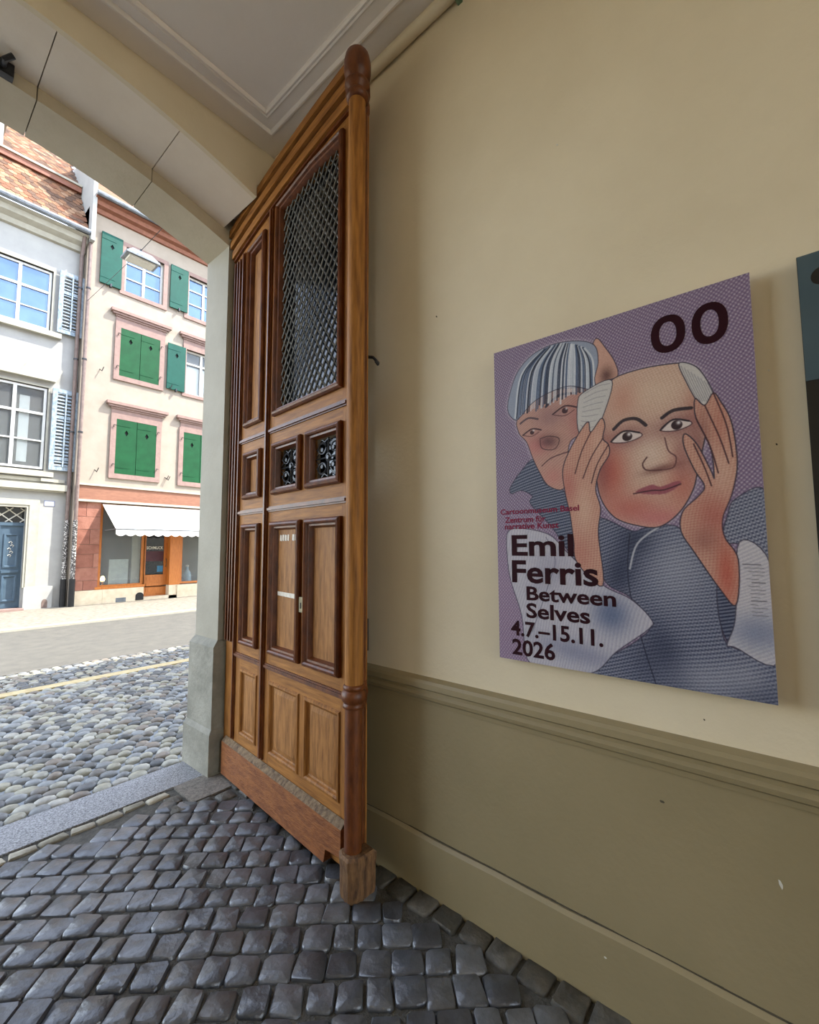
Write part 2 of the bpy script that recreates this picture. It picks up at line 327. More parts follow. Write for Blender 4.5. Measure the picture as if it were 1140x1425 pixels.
# ------------------------------------------------------------ street
pav=struct(MB().box(-12,14,3.335,6.20,-.3,-.02).build('pavement_near',PMORT),'pavement of rounded river cobbles outside the gate')
def pebble(seed):
    r=random.Random(seed); n=10; m=MB(); ax=.054*(.8+.35*r.random()); ay=.043*(.85+.3*r.random()); ph=r.random()*6
    rad=[1+.08*math.sin(2*2*math.pi*i/n+ph)+.06*(r.random()-.5) for i in range(n)]
    for s,z in ((1.,-.03),(1.,-.012),(.86,.0),(.5,.008)): m.v+=[(ax*s*rad[i]*math.cos(2*math.pi*i/n),ay*s*rad[i]*math.sin(2*math.pi*i/n),z) for i in range(n)]
    for k in range(3):
        for i in range(n): m.f.append((k*n+i,k*n+(i+1)%n,(k+1)*n+(i+1)%n,(k+1)*n+i))
    m.f.append(tuple(range(3*n,4*n))); return m
PV=[pebble(s) for s in range(14)]; pl=[]
y=3.40; row=0
while y<6.16:
    x=-1.5+(row%2)*.05
    while x<5.5:
        px,py=x+random.uniform(-.016,.016),y+random.uniform(-.012,.012); az=math.degrees(math.atan2(px,py)); big=random.choice((.85,.95,1,1,1.08,1.2))
        pl.append(((px,py,random.uniform(-.004,.003)),random.uniform(-.5,.5),random.randrange(14),6.8<az<25,(big,big,1))); x+=.104
    y+=.083; row+=1
lay('cobble',PV,PEB,pl,pav,300,'cobble_field','smaller looking river cobbles farther off on the pavement')
struct(MB().box(-12,14,6.205,6.36,-.3,-.004).build('kerb_near',KERB),'sandy kerb line between cobbles and gutter')
gut=struct(MB().box(-12,14,6.365,7.30,-.3,-.03).build('gutter_near',PMORT),'strip of grey cobbles beside the road')
m=MB(); y=6.42
while y<7.28:
    x=-1.+random.random()*.1
    while x<6:
        k=PV[random.randrange(14)]; M=Matrix.Translation((x,y,-.008))@Matrix.Rotation(random.uniform(-.3,.3),4,'Z'); m.add([tuple(M@Vector(p)) for p in k.v],k.f); x+=.108
    y+=.088
tag(m.build('gutter_cobbles',PEB,gut),'small grey gutter cobbles',None,None,'stuff')
struct(MB().box(-14,16,7.305,11.0,-.3,-.02).build('road',ASPH),'sunlit grey asphalt road')
struct(MB().box(-14,16,11.005,11.15,-.3,.02).build('kerb_far',TRIMW),'pale kerb on the far side of the road')
struct(MB().box(-14,16,11.155,15.5,-.3,.01).build('pavement_far',FARPAV),'sunlit pale pavement before the houses opposite')
struct(MB().box(-14,16,-20,BK-.005,-.3,-.02).build('courtyard_ground',FARPAV),'courtyard ground behind the passage')
# paint chips in wall and wainscot
def chip(y,z,w,h,x,mt,tilt=0):
    r=random.Random(int(y*1000)); P=[(w*math.cos(k*1.05)*(.6+.6*r.random()),h*math.sin(k*1.05)*(.6+.6*r.random())) for k in range(6)]
    MB().prism([(y+a+b*tilt,z+b) for a,b in P],lambda a,b,q:(x-q,a,b),-.001,.0012).build('paint_chip',mt,wall)
for y,z,w,h,x,mt in ((.053,.589,.004,.012,WX-.006,PALEP),(.335,.707,.008,.004,WX-.006,DIRT),(.52,.16,.004,.003,WX-.023,PALEP),(.21,.985,.003,.003,WX,DIRT),(.003,2.02,.003,.004,WX,PALEP),(-.003,1.80,.003,.004,WX,DIRT),(1.2,2.6,.004,.006,WX,DIRT),(.6,3.1,.004,.004,WX,PALEP)): chip(y,z,w,h,x,mt,.3)
# ------------------------------------------------------------ the oak gate leaf
DA=math.radians(5.3); HX,HY=1.575,2.95
door=empty('door_1',(HX,HY,0),math.atan2(-math.cos(DA),-math.sin(DA)),local=True)
struct(door,'open oak gate leaf with lattice window and carved panels')
# door space: u from hinge to free edge, h = height proud of the face, z up
dp=lambda u,z,h:(u,-h,z)
def ztop(u): return 3.985-(1.45-u)**2/13.6
def db(name,mt,u0,u1,z0,z1,h0=-.06,h1=0.): return MB().box(u0,u1,-h1,-h0,z0,z1).build(name,mt,door)
def arched(name,mt,u0,u1,d0,d1,h0,h1,par=None,n=12):
    us=[u0+(u1-u0)*i/n for i in range(n+1)]
    poly=[(u,ztop(u)-d0) for u in us]+[(u,ztop(u)-d1) for u in us[::-1]]
    return MB().prism(poly,dp,h0,h1).build(name,mt,par or door)
# members
arched_top=.235
def upright(name,u0,u1,z0):
    poly=[(u0,z0),(u1,z0),(u1,ztop(u1)-arched_top),(u0,ztop(u0)-arched_top)]; return MB().prism(poly,dp,-.06,0).build(name,OAKV,door)
upright('stile',-.02,.215,.05); upright('stile',.45,.61,.05); upright('stile',1.305,1.43,.05)
rows_l=[(.05,.32),(.733,.895),(1.66,1.832),(2.137,2.318)]; rows_r=[(.05,.32),(.733,.895),(1.66,1.832),(2.137,2.315)]
for z0,z1 in rows_l: db('rail',OAKH,.215,.45,z0,z1)
for z0,z1 in rows_r: db('rail',OAKH,.61,1.305,z0,z1)
for z0,z1 in ((.32,.733),(.895,1.66),(1.832,2.137)): db('muntin',OAKV,.925,.99,z0,z1)
arched('top_rail',OAKH,-.02,1.43,0,arched_top,-.06,0)
def upper_fill(u0,u1,z0):   # infill between the top rail and the arched openings
    pass
# carved moulding bands across the top
for d0,d1,h,mt in ((0,.05,.055,OAKH),(.05,.075,.035,OAKD),(.075,.13,.045,OAKH),(.13,.15,.022,OAKD),(.15,.205,.03,OAKH),(.205,.222,.016,OAKD)):
    arched('top_moulding',mt,-.03,1.43,d0,d1,0,h)
# panels: bolection frame, recessed field
BOL=[(-.004,0),(-.004,.016),(.004,.026),(.014,.03),(.022,.024),(.026,.012),(.036,.010),(.042,-.002),(.046,-.018)]
FLAT=[(-.002,0),(.004,.008),(.014,.010),(.022,.004),(.026,-.006),(.034,-.010)]
def panel(u0,u1,z0,z1,prof=BOL,field=True,poly=None):
    P=poly or [(u0,z0),(u1,z0),(u1,z1),(u0,z1)]
    fr=MB().frame(P,prof,dp).build('panel_moulding',OAKD if prof is BOL else OAKV,door,25)
    if field:
        m=MB(); inner=inset(P,prof[-1][0]-.004)
        if prof is FLAT:
            m.frame(inner,[(0,-.03),(0,-.012),(.03,-.004)],dp); m.prism(inset(inner,.03),dp,-.03,-.004)
        else: m.prism(inner,dp,-.035,prof[-1][1]+.002)
        m.build('panel',OAKP,door)
    return fr
Z4=(.32,.733); Z3=(.895,1.66); Z2=(1.832,2.137)
for u0,u1 in ((.215,.45),(.605,.935),(.99,1.305)):
    panel(u0,u1,*Z4,prof=FLAT); panel(u0,u1,*Z3)
panel(.215,.45,*Z2)
tl=lambda u:ztop(u)-.30
narrow=[(.205,2.32),(.45,2.32),(.45,3.60),(.205,3.57)]; panel(0,0,0,0,poly=narrow)
# filler pieces around the tall openings
MB().prism([(.2,3.565),(.452,3.595),(.452,ztop(.45)-.23),(.2,ztop(.2)-.23)],dp,-.06,0).build('rail',OAKH,door)
MB().prism([(.58,3.675),(1.31,3.70),(1.31,ztop(1.31)-.23),(.9,ztop(.9)-.23),(.58,ztop(.58)-.23)],dp,-.06,0).build('rail',OAKH,door)
big=[(.605,2.315),(1.305,2.315),(1.305,3.70),(1.0,3.715),(.605,3.675)]
panel(0,0,0,0,field=False,poly=big)
def lattice(poly,pu,pz,r,h):
    """crossed wires clipped to a convex outline"""
    m=MB(); P=[Vector(p) for p in poly]; n=len(P); lo=(min(p.x for p in P),min(p.y for p in P)); hi=(max(p.x for p in P),max(p.y for p in P))
    for sgn in (1,-1):
        d=Vector((pu,sgn*pz)).normalized(); nr=Vector((-d.y,d.x)); step=abs(Vector((pu,0)).dot(nr))
        cs=[p.dot(nr) for p in P]; c=min(cs)+step*.5
        while c<max(cs):
            ts=[]
            for i in range(n):
                a,b=P[i],P[(i+1)%n]; da,db_=a.dot(nr)-c,b.dot(nr)-c
                if da*db_<0: q=a+(b-a)*(da/(da-db_)); ts.append(q.dot(d))
            if len(ts)==2 and abs(ts[0]-ts[1])>.01:
                a,b=[nr*c+d*t for t in sorted(ts)]; m.tube([dp(a.x,a.y,h+sgn*.003),dp(b.x,b.y,h+sgn*.003)],r,5,False)
            c+=step
    return m
lit=inset(big,.045)
lattice(lit,.056,.078,.0052,-.018).build('wire_lattice',WIRE,door)
MB().prism(lit,dp,-.056,-.046).build('lattice_glass',DGLASS,door)
# two small ironwork openings
def scroll(cu,cz,w,h):
    m=MB(); T=lambda pts,r=.0042:m.tube([dp(cu+u*w/2,cz+z*h/2,-.026) for u,z in pts],r,5)
    T([(0,-1),(0,1)],.005); T([(-1,0),(1,0)],.005)
    for su in (1,-1):
        for sz in (1,-1):
            T([(su*(.12+.8*(1-t))*math.cos(t*5.2)*.5+su*.45,sz*((.1+.8*(1-t))*math.sin(t*5.2)*.5+.42)) for t in [i/14 for i in range(15)]])
            T([(su*(.5+.32*math.cos(a)),sz*(.52+.3*math.sin(a))) for a in [i*.45 for i in range(15)]],.0034)
            T([(0,sz*.95),(su*.3,sz*.8),(su*.55,sz*.95)],.0034); T([(su*.98,sz*.12),(su*.75,sz*.3),(su*.98,sz*.5)],.0034)
    T([(.2*math.cos(a),.2*math.sin(a)) for a in [i*math.pi/8 for i in range(17)]],.004)
    for u,z in ((0,0),(.45,.42),(-.45,.42),(.45,-.42),(-.45,-.42)): m.prism([(cu+u*w/2+.012*math.cos(k*math.pi/3),cz+z*h/2+.012*math.sin(k*math.pi/3)) for k in range(6)],dp,-.03,-.018)
    return m
for u0,u1 in ((.61,.925),(.988,1.305)):
    panel(u0,u1,*Z2,field=False); i=inset([(u0,Z2[0]),(u1,Z2[0]),(u1,Z2[1]),(u0,Z2[1])],.046)
    scroll((u0+u1)/2,(Z2[0]+Z2[1])/2,u1-u0-.09,Z2[1]-Z2[0]-.09).build('iron_grille',IRON,door); MB().prism(i,dp,-.058,-.05).build('grille_backing',DGLASS,door)
# beads
def bead(name,u0,u1,z0,z1,h=.016,mt=OAKD): 
    m=MB().prism([(u0,z0),(u1,z0),(u1,z1),(u0,z1)],dp,-.005,h*.45); w=min(u1-u0,z1-z0)*.28
    m.prism([(u0+w,z0+w),(u1-w,z0+w),(u1-w,z1-w),(u0+w,z1-w)] if u1-u0<z1-z0 else [(u0,z0+w),(u1,z0+w),(u1,z1-w),(u0,z1-w)],dp,0,h); return m.build(name,mt,door)
for z in (.812,1.743,2.228):
    bead('level_bead',.135,.505,z-.016,z+.016); bead('level_bead',.555,1.345,z-.016,z+.016)
bead('upright_bead',.513,.546,.27,3.70,.024); bead('upright_bead',.118,.142,.27,3.60,.02)
for u in (-.012,.03,.07): bead('flute_bead',u,u+.022,.88,3.58,.02)
# kickboard with a sloping weathered ledge
MB().prism([(.03,.03),(1.225,.036),(1.24,.10),(1.36,.115),(1.36,.235),(.03,.235)],dp,-.01,.034).build('kickboard',OAKW,door)
MB().add([dp(.03,.235,.034),dp(1.36,.235,.034),dp(1.36,.262,.004),dp(.03,.262,.004),dp(.03,.235,-.01),dp(1.36,.235,-.01)],[(0,1,2,3),(0,4,5,1),(3,2,5,4),(0,3,4),(1,5,2)]).build('weathered_ledge',WORN,door)
# meeting post: half round shafts, collars, finial, worn foot
pc=(1.437,-.022)
post=MB().lathe(pc,[(.046,.20),(.046,.81),(.046,.80)],20); 
MB().lathe(pc,[(.042,.88),(.042,3.80)],20).build('post_shaft',OAKV,door,60)
MB().lathe(pc,[(.040,.17),(.040,.80)],20).build('post_shaft',OAKD,door,60)
MB().lathe((1.418,.034),[(.022,.17),(.022,3.80)],16).build('post_bead',OAKD,door,60)
ring=[(.048,.79),(.056,.795),(.056,.808),(.050,.815),(.060,.825),(.066,.845),(.060,.865),(.050,.872),(.056,.88),(.054,.89),(.048,.895)]
MB().lathe(pc,[(r*.9,z) for r,z in ring],20).build('post_collar',OAKD,door,60)
MB().lathe((1.418,.034),[(r*.5,z) for r,z in ring],16).build('post_collar',OAKD,door,60)
MB().lathe(pc,[(.042,3.74),(.056,3.755),(.058,3.775),(.046,3.79),(.046,3.796),(.062,3.81),(.064,3.832),(.048,3.848),(.048,3.854),(.062,3.865),(.068,3.90),(.068,3.95),(.060,3.99),(.04,4.015),(.015,4.025)],20).build('finial',OAKD,door,60)
MB().lathe((1.418,.034),[(.022,3.72),(.032,3.74),(.032,3.78),(.026,3.80),(.034,3.83),(.034,3.88),(.015,3.90)],14).build('finial_scroll',OAKD,door,60)
f=MB(); ft=[(1.392,.060),(1.425,.082),(1.478,.082),(1.505,.05),(1.505,-.05),(1.392,-.05)]
n=6; v=[]
for s,z in ((.93,.002),(1,.03),(1,.13),(1.06,.15),(1.06,.175),(.9,.185)): v+=[(1.45+(u-1.45)*s,-(.015+(h-.015)*s),z) for u,h in ft]
f.add(v,[tuple(range(n)),tuple(range(5*n,6*n))[::-1]]+[(k*n+i,(k+1)*n+i,(k+1)*n+(i+1)%n,k*n+(i+1)%n) for k in range(5) for i in range(n)]).build('post_foot',FOOTW,door,30)
# lock plate, tape remains, hinges, back hook
m=MB().box(.943,.980,-.016,0,1.165,1.245); m.build('lock_plate',BRASS,door); MB().box(.957,.966,-.018,0,1.185,1.215).build('keyhole',DARK,door)
for z in (1.238,): MB().prism([(.655,z-.006),(.885,z-.014),(.885,z+.012),(.655,z+.016)],dp,-.02,-.0135).build('tape_strip',TAPE,door)
for i in range(7):
    u=.672+i*.028
    if i!=4: MB().prism([(u,1.552),(u+.020,1.548),(u+.021,1.582+.004*(i%2)),(u+.002,1.586)],dp,-.02,-.0135).build('tape_scrap',TAPE,door)
for z in (.5,1.19,3.1): MB().tube([(-.03,.045,z-.07),(-.03,.045,z+.07)],.014,10).box(-.03,.02,.055,.064,z-.05,z+.05).build('hinge',IRON,door)
MB().tube([(1.40,.062,2.46),(1.44,.085,2.45),(1.46,.10,2.42),(1.475,.085,2.405),(1.47,.075,2.42)],.008,6).box(1.39,1.42,.055,.068,2.40,2.52).build('door_hook',IRON,door)
MB().box(1.36,1.41,.058,.085,1.02,1.17).build('bolt_housing',IRON,door)
# ---- printed sheet of the poster: painted by code into a colour grid ----
PW,PH=480,700
HM=np.array([[0.025606293, -0.00072130403, -17.212478], [0.0048846491, 0.016328684, -11.351924], [0.007444005, 0.00089379876, 1.0]])
def sheet(x,y):
    """sketch coordinates -> sheet fraction (u right, v down)"""
    X=660+x*480/1086.; Y=370+y*630/1425.
    w=HM[2,0]*X+HM[2,1]*Y+HM[2,2]
    return (HM[0,0]*X+HM[0,1]*Y+HM[0,2])/w,(HM[1,0]*X+HM[1,1]*Y+HM[1,2])/w
def paint_print():
    rng=np.random.RandomState(4)
    yy,xx=np.mgrid[0:PH,0:PW].astype(float)
    img=np.zeros((PH,PW,3)); 
    def pt(p): u,v=sheet(*p); return u*PW,v*PH
    def smooth(P,closed=True,n=6):
        P=np.array([pt(p) for p in P]); m=len(P); out=[]
        for i in range(m if closed else m-1):
            a,b,c,d=[P[(i+k)%m] if closed else P[min(max(i+k,0),m-1)] for k in (-1,0,1,2)]
            for t in np.arange(n)/n:
                out.append(.5*(2*b+(c-a)*t+(2*a-5*b+4*c-d)*t*t+(3*b-a-3*c+d)*t**3))
        if not closed: out.append(P[-1])
        return np.array(out)
    def blur(a,k=1):
        for _ in range(k):
            a=(np.roll(a,1,0)+2*a+np.roll(a,-1,0))/4; a=(np.roll(a,1,1)+2*a+np.roll(a,-1,1))/4
        return a
    def mask(P,n=6,soft=1):
        Q=smooth(P,True,n); ins=np.zeros((PH,PW),bool); m=len(Q)
        for i in range(m):
            (x0,y0),(x1,y1)=Q[i],Q[(i+1)%m]
            if y0==y1: continue
            r0,r1=int(max(np.ceil(min(y0,y1)),0)),int(min(np.ceil(max(y0,y1)),PH))
            for r in range(r0,r1):
                xc=x0+(r-y0)*(x1-x0)/(y1-y0); c=int(np.clip(np.ceil(xc),0,PW)); ins[r,c:]^=True
        return blur(ins.astype(float),soft)
    def fill(m,col,a=1.): 
        img[:]=img*(1-(m*a)[...,None])+np.array(col)/255.*(m*a)[...,None]
    def stroke(P,w,col,a=1.,closed=False):
        Q=smooth(P,closed); 
        if closed: Q=np.vstack([Q,Q[:1]])
        lo=np.maximum(Q.min(0)-w-3,0).astype(int); hi=(Q.max(0)+w+4).astype(int)
        X=xx[lo[1]:hi[1],lo[0]:hi[0]]; Y=yy[lo[1]:hi[1],lo[0]:hi[0]]
        if X.size==0: return
        d=np.full(X.shape,1e9)
        for (ax,ay),(bx,by) in zip(Q[:-1],Q[1:]):
            vx,vy=bx-ax,by-ay; L=vx*vx+vy*vy+1e-9; t=np.clip(((X-ax)*vx+(Y-ay)*vy)/L,0,1)
            d=np.minimum(d,np.hypot(X-ax-t*vx,Y-ay-t*vy))
        k=np.clip(w/2+.6-d,0,1)*a
        sub=img[lo[1]:hi[1],lo[0]:hi[0]]; sub[:]=sub*(1-k[...,None])+np.array(col)/255.*k[...,None]
    def blob(m,c,rx,ry,rot,col,a):
        cx,cy=pt(c); rx*=PW/860.; ry*=PH/1250.; t=np.radians(rot); dx,dy=xx-cx,yy-cy
        e=((dx*np.cos(t)+dy*np.sin(t))/rx)**2+((dy*np.cos(t)-dx*np.sin(t))/ry)**2
        fill(m*np.exp(-e),col,a)
    def hatch(m,ang,per,col,a,wob=3.):
        t=np.radians(ang); s=xx*np.cos(t)+yy*np.sin(t)+wob*np.sin(xx/37.+ang)+wob*np.sin(yy/29.)
        fill(m*np.clip(.5+.9*np.sin(2*np.pi*s/per),0,1),col,a)
    one=np.ones((PH,PW))
    # ground
    img[:]=np.array((186,172,186))/255.
    hatch(one,35,5,(84,62,108),.6); hatch(one,-50,5.4,(98,72,116),.5); hatch(one,88,7,(140,112,140),.35)
    low=np.clip((yy/PH-.45)/.3,0,1)*np.clip(1-xx/PW/.28,0,1); fill(blur(low,8),(176,140,172),.35)
    skin=(206,158,138); line=(44,38,58)
    back=[(140,470),(230,395),(372,380),(400,400),(345,430),(335,520),(300,560),(290,690),(240,690),(210,650),(185,600),(165,550),(140,520)]
    hair=[(105,452),(110,400),(135,330),(180,278),(245,246),(320,236),(375,250),(388,300),(378,350),(374,388),(300,376),(235,396),(182,428),(145,470),(126,480)]
    ear=[(372,388),(366,300),(370,250),(384,229),(410,258),(440,302),(450,345),(415,362)]
    mface=[(430,360),(520,326),(640,309),(690,320),(715,350),(735,420),(728,520),(705,640),(690,705),(650,772),(592,816),(530,816),(450,790),(403,730),(386,650),(382,560),(398,480),(408,420)]
    # halo
    for P in (hair,back,mface): fill(np.clip(blur(mask(P),40)*2.2,0,1),(214,200,212),.55)
    # jacket
    collar=[(190,605),(225,680),(290,710),(330,850),(330,930),(250,820),(180,745),(185,720),(150,702),(118,712),(116,690),(150,640)]
    body=[(395,790),(500,830),(540,822),(620,812),(660,832),(700,900),(780,1010),(790,1150),(830,1200),(960,1240),(985,1400),(560,1330),(360,1285),(520,1180),(566,1120),(500,1040),(420,990),(398,880)]
    sleeve=[(822,732),(915,706),(940,935),(850,875),(785,862),(800,780)]
    inner=[(775,1000),(832,1060),(822,1185),(795,1155),(776,1080)]
    for P,c in ((collar,(72,82,108)),(body,(104,110,134)),(sleeve,(140,143,160)),(inner,(40,52,84))):
        m=mask(P); fill(m,c); 
        hatch(m,20,4.4,(30,38,72),.55); hatch(m,-62,4.8,(34,40,76),.5); hatch(m,75,6,(216,216,222),.42); stroke(P,1.3,line,.8,True)
    mb=mask(body)
    for c,rx,ry,r,a in (((520,860),60,60,0,.6),((470,960),50,90,20,.6),((620,1220),50,120,-20,.45),((560,1250),60,80,0,.35),((900,1350),60,50,0,.3)): blob(mb,c,rx,ry,r,(24,32,62),a)
    for c,rx,ry,a in (((640,950),90,130,.45),((740,1300),110,60,.4),((870,1290),60,50,.35)): blob(mb,c,rx,ry,0,(188,188,200),a)
    stroke([(495,840),(490,940),(500,1030),(540,1180),(585,1315)],1.6,(30,34,60),.9); stroke([(590,815),(520,870),(497,950)],3,(205,205,212),.8)
    lap=[(110,832),(150,822),(240,842),(300,900),(410,1000),(500,1045),(566,1108),(560,1140),(460,1212),(380,1282),(250,1262),(175,1240),(155,1100),(117,980),(105,880)]
    m=mask(lap); fill(m,(198,193,203)); hatch(m,15,6,(150,146,172),.35)
    blob(m,(440,1095),60,60,0,(64,84,128),.7); blob(m,(330,1215),150,40,10,(110,116,150),.55); blob(m,(240,960),60,90,30,(150,146,170),.5); stroke(lap,1.4,line,.8,True)
    stroke([(230,850),(260,920),(240,1000),(190,1150)],1.3,(80,80,104),.7)
    cuff=[(838,865),(936,935),(968,1242),(830,1196),(806,1190),(826,1130),(832,1060)]
    m=mask(cuff); fill(m,(206,199,203)); blob(m,(900,1150),70,50,0,(92,108,146),.6); hatch(m,60,5,(130,130,160),.28); stroke(cuff,1.3,line,.8,True)
    # person behind
    m=mask(back); fill(m,skin); hatch(m,55,4.6,(150,92,98),.35); blob(m,(240,470),60,40,0,(150,108,112),.6); blob(m,(200,560),50,40,0,(206,110,110),.6); blob(m,(250,660),40,40,0,(210,128,118),.6)
    blob(m,(330,480),40,90,0,(176,96,96),.5); stroke(back,1.4,line,.9,True)
    for ex,ey,s in ((285,450,1.),(182,518,.75)):
        stroke([(ex-38*s,ey+14*s),(ex,ey-12*s),(ex+38*s,ey-8*s)],3,(60,34,46),.9); stroke([(ex-34*s,ey+16*s),(ex,ey+18*s),(ex+30*s,ey)],1.6,(90,50,58),.8)
        stroke([(ex,ey+2),(ex+1,ey+2)],12*s,(70,40,46),.95); blob(one,(ex+5,ey-4),4,4,0,(240,235,235),.9)
    stroke([(225,440),(265,405),(315,398)],5,(62,50,66),.8); stroke([(145,492),(170,475),(200,478)],4,(70,56,70),.8)
    blob(one,(235,548),40,26,10,(96,58,62),.75); stroke([(208,540),(235,532),(268,540),(255,572),(215,570),(208,540)],1.5,(64,36,44),.8); stroke([(215,625),(245,600),(300,580)],2,(80,40,50),.9)
    m=mask(ear); fill(m,(212,160,140)); blob(m,(415,345),22,30,0,(96,60,56),.8); stroke(ear,1.4,line,.8,True)
    m=mask(hair); fill(m,(150,160,182))
    for i in range(46):
        t=i/45.; e=np.array((128+t*248,474-90*np.sin(t*1.25)+rng.randn()*6)); s=np.array((215+t*130,262-18*np.sin(t*3))); c=(s+e)/2+np.array((-26*(1-t)+10*t,-26))
        col=[(34,42,66),(226,228,232),(70,88,122),(196,202,212),(24,28,46)][rng.randint(5)]
        stroke([tuple(s),tuple(c),tuple(e)],1.5+rng.rand()*2.5,col,.8)
    stroke(hair,1.4,line,.8,True)
    # held face
    m=mask(mface); fill(m,(214,176,152)); hatch(m,70,4.4,(176,120,108),.3); hatch(m,-20,5,(232,206,184),.3)
    for c,rx,ry,a,col in (((430,650),55,110,.75,(190,76,62)),((500,760),90,50,.7,(196,92,82)),((590,790),80,34,.65,(205,104,108)),((660,690),50,80,.6,(198,96,80)),((470,420),50,60,.55,(196,120,100)),((400,600),30,130,.55,(120,62,66)),((700,560),30,100,.6,(130,70,72)),((560,590),40,50,.35,(240,220,204)),((560,400),90,50,.4,(232,206,178)),((650,600),24,70,.5,(150,84,84)),((690,440),30,60,.4,(190,110,90))): blob(m,c,rx,ry,0,col,a)
    stroke(mface,1.8,line,.95,True)
    for ex,ey in ((480,535),(634,500)):
        blob(one,(ex,ey),62,36,-12,(126,66,74),.6)
        e=[(ex-48,ey+16),(ex-10,ey-16),(ex+40,ey-12),(ex+46,ey),(ex,ey+18)]; fill(mask(e),(222,204,198)); stroke(e,1.6,(66,34,44),.9,True); stroke(e[:3],3,(40,26,38),.95)
        stroke([(ex+2,ey),(ex+3,ey)],17,(52,30,36),1.); blob(one,(ex+8,ey-7),6,6,0,(245,240,238),1.)
    stroke([(440,512),(470,485),(510,480),(540,500)],6,(44,34,44),.9); stroke([(590,478),(625,455),(680,448)],6,(44,34,44),.9)
    stroke([(600,540),(612,580),(636,600),(628,632),(590,640)],2,(96,54,58),.85); stroke([(545,600),(532,622),(545,640),(590,640)],2.4,(84,46,50),.9); blob(one,(590,636),50,12,-10,(110,60,58),.7)
    mo=[(512,708),(560,686),(590,692),(640,674),(652,684),(610,712),(560,716)]; fill(mask(mo),(164,84,96)); stroke([(505,714),(560,704),(600,702),(652,684)],2.2,(76,36,46),.95)
    for P in ([(330,520),(325,430),(345,395),(432,360),(402,480),(370,530)],[(640,310),(692,320),(732,370),(758,432),(742,462),(702,432),(665,370)]):
        m=mask(P); fill(m,(204,198,194)); 
        for i in range(9):
            k=i/8.; c0=np.mean(P,0); a=np.array(P[0])*(1-k)+np.array(P[2])*k; b=np.array(P[5])*(1-k)+np.array(P[3])*k; stroke([tuple(c0+(a-c0)*.9),tuple((a+b)/2),tuple(c0+(b-c0)*.9)],1,(110,106,120),.55)
        stroke(P,1.4,line,.9,True)
    # hands and forearms
    lh=[(290,712),(281,640),(300,580),(338,512),(360,488),(368,520),(400,478),(412,500),(406,540),(424,560),(426,592),(398,640),(386,700),(402,760),(396,840),(412,1004),(330,930),(318,860),(306,780)]
    rh=[(692,420),(722,440),(748,402),(772,430),(802,482),(820,560),(826,640),(810,722),(785,790),(792,850),(836,922),(832,1062),(780,1012),(700,900),(656,832),(660,770),(708,722),(726,690),(694,640),(660,566),(662,528),(700,560),(744,640),(756,664),(742,570),(696,480)]
    for P in (lh,rh):
        m=mask(P); fill(m,(208,152,128)); hatch(m,80,4.4,(170,92,86),.4); hatch(m,10,5,(236,206,180),.25); stroke(P,1.7,line,.95,True)
    ml,mr=mask(lh),mask(rh)
    for c,rx,ry,a,col in (((300,690),30,60,.5,(186,92,86)),((350,760),30,80,.35,(236,206,176)),((340,900),40,60,.4,(190,104,90)),((390,560),20,60,.3,(236,200,176))): blob(ml,c,rx,ry,0,col,a)
    for c,rx,ry,a,col in (((760,780),50,60,.55,(178,78,70)),((800,960),26,90,.7,(196,78,60)),((730,860),40,40,.5,(150,84,76)),((780,640),30,90,.3,(236,204,180)),((720,520),20,70,.4,(120,66,66)),((770,500),18,80,.4,(176,96,80))): blob(mr,c,rx,ry,0,col,a)
    for P in ([(368,520),(340,580),(320,650)],[(406,540),(370,600),(345,665)],[(424,560),(390,620),(372,680)],[(722,440),(770,540),(800,620)],[(748,402),(790,500),(812,600)],[(696,480),(742,570),(768,650)],[(690,560),(724,630),(748,690)]): stroke(P,2,(70,36,46),.9)
    # imprint lines
    for k,(a,b) in enumerate(((850,905),(855,915),(868,918),(880,915),(862,900),(880,920),(870,905),(878,922),(875,920),(880,905),(880,926),(878,900),(885,930),(882,915),(885,932))):
        y=935+k*11.5; stroke([(a,y),(b,y+2)],.9 if k%5 else 1.8,(96,92,100),.75)
    # fine tooth of the drawing
    g=img.mean(2,keepdims=True); img[:]=np.clip((g+(img-g)*.88)*.93+(rng.rand(PH,PW,1)-.5)*.07,0,1)
    return img
# ------------------------------------------------------------ posters
Y0,Y1,ZB,ZT=.880,.032,1.075,2.314; PX=1.604      # left edge, right edge, bottom, top of the sheet
pos=empty('exhibition_poster',(WX,(Y0+Y1)/2,ZB)); tag(pos,'purple exhibition poster of a figure holding a face, titled Between Selves','poster')
MB().box(PX,PX+.006,Y1,Y0,ZB,ZT).build('board',PURPLE,pos)
MB().box(PX+.006,WX,Y1+.06,Y0-.06,ZB+.06,ZT-.06).build('hanging_batten',WORN,pos)
img=paint_print()
gy=Y0+(Y1-Y0)*(np.arange(PW)/(PW-1.)); gz=ZT+(ZB-ZT)*(np.arange(PH)/(PH-1.))
V=np.zeros((PH,PW,3)); V[...,0]=PX-.0004; V[...,1]=gy[None]; V[...,2]=gz[:,None]
V=V.reshape(-1,3)-np.array(pos.location)
idx=np.arange(PW*PH).reshape(PH,PW); F=np.stack([idx[:-1,:-1],idx[1:,:-1],idx[1:,1:],idx[:-1,1:]],-1).reshape(-1,4)
me=bpy.data.meshes.new('printed_sheet'); me.vertices.add(len(V)); me.vertices.foreach_set('co',V.ravel())
me.loops.add(F.size); me.loops.foreach_set('vertex_index',F.ravel().astype(np.int32)); me.polygons.add(len(F)); me.polygons.foreach_set('loop_start',np.arange(0,F.size,4,dtype=np.int32)); me.update(calc_edges=True)
ca=me.color_attributes.new('print','BYTE_COLOR','POINT'); ca.data.foreach_set('color_srgb',np.concatenate([img.reshape(-1,3),np.ones((PW*PH,1))],1).astype(np.float32).ravel())
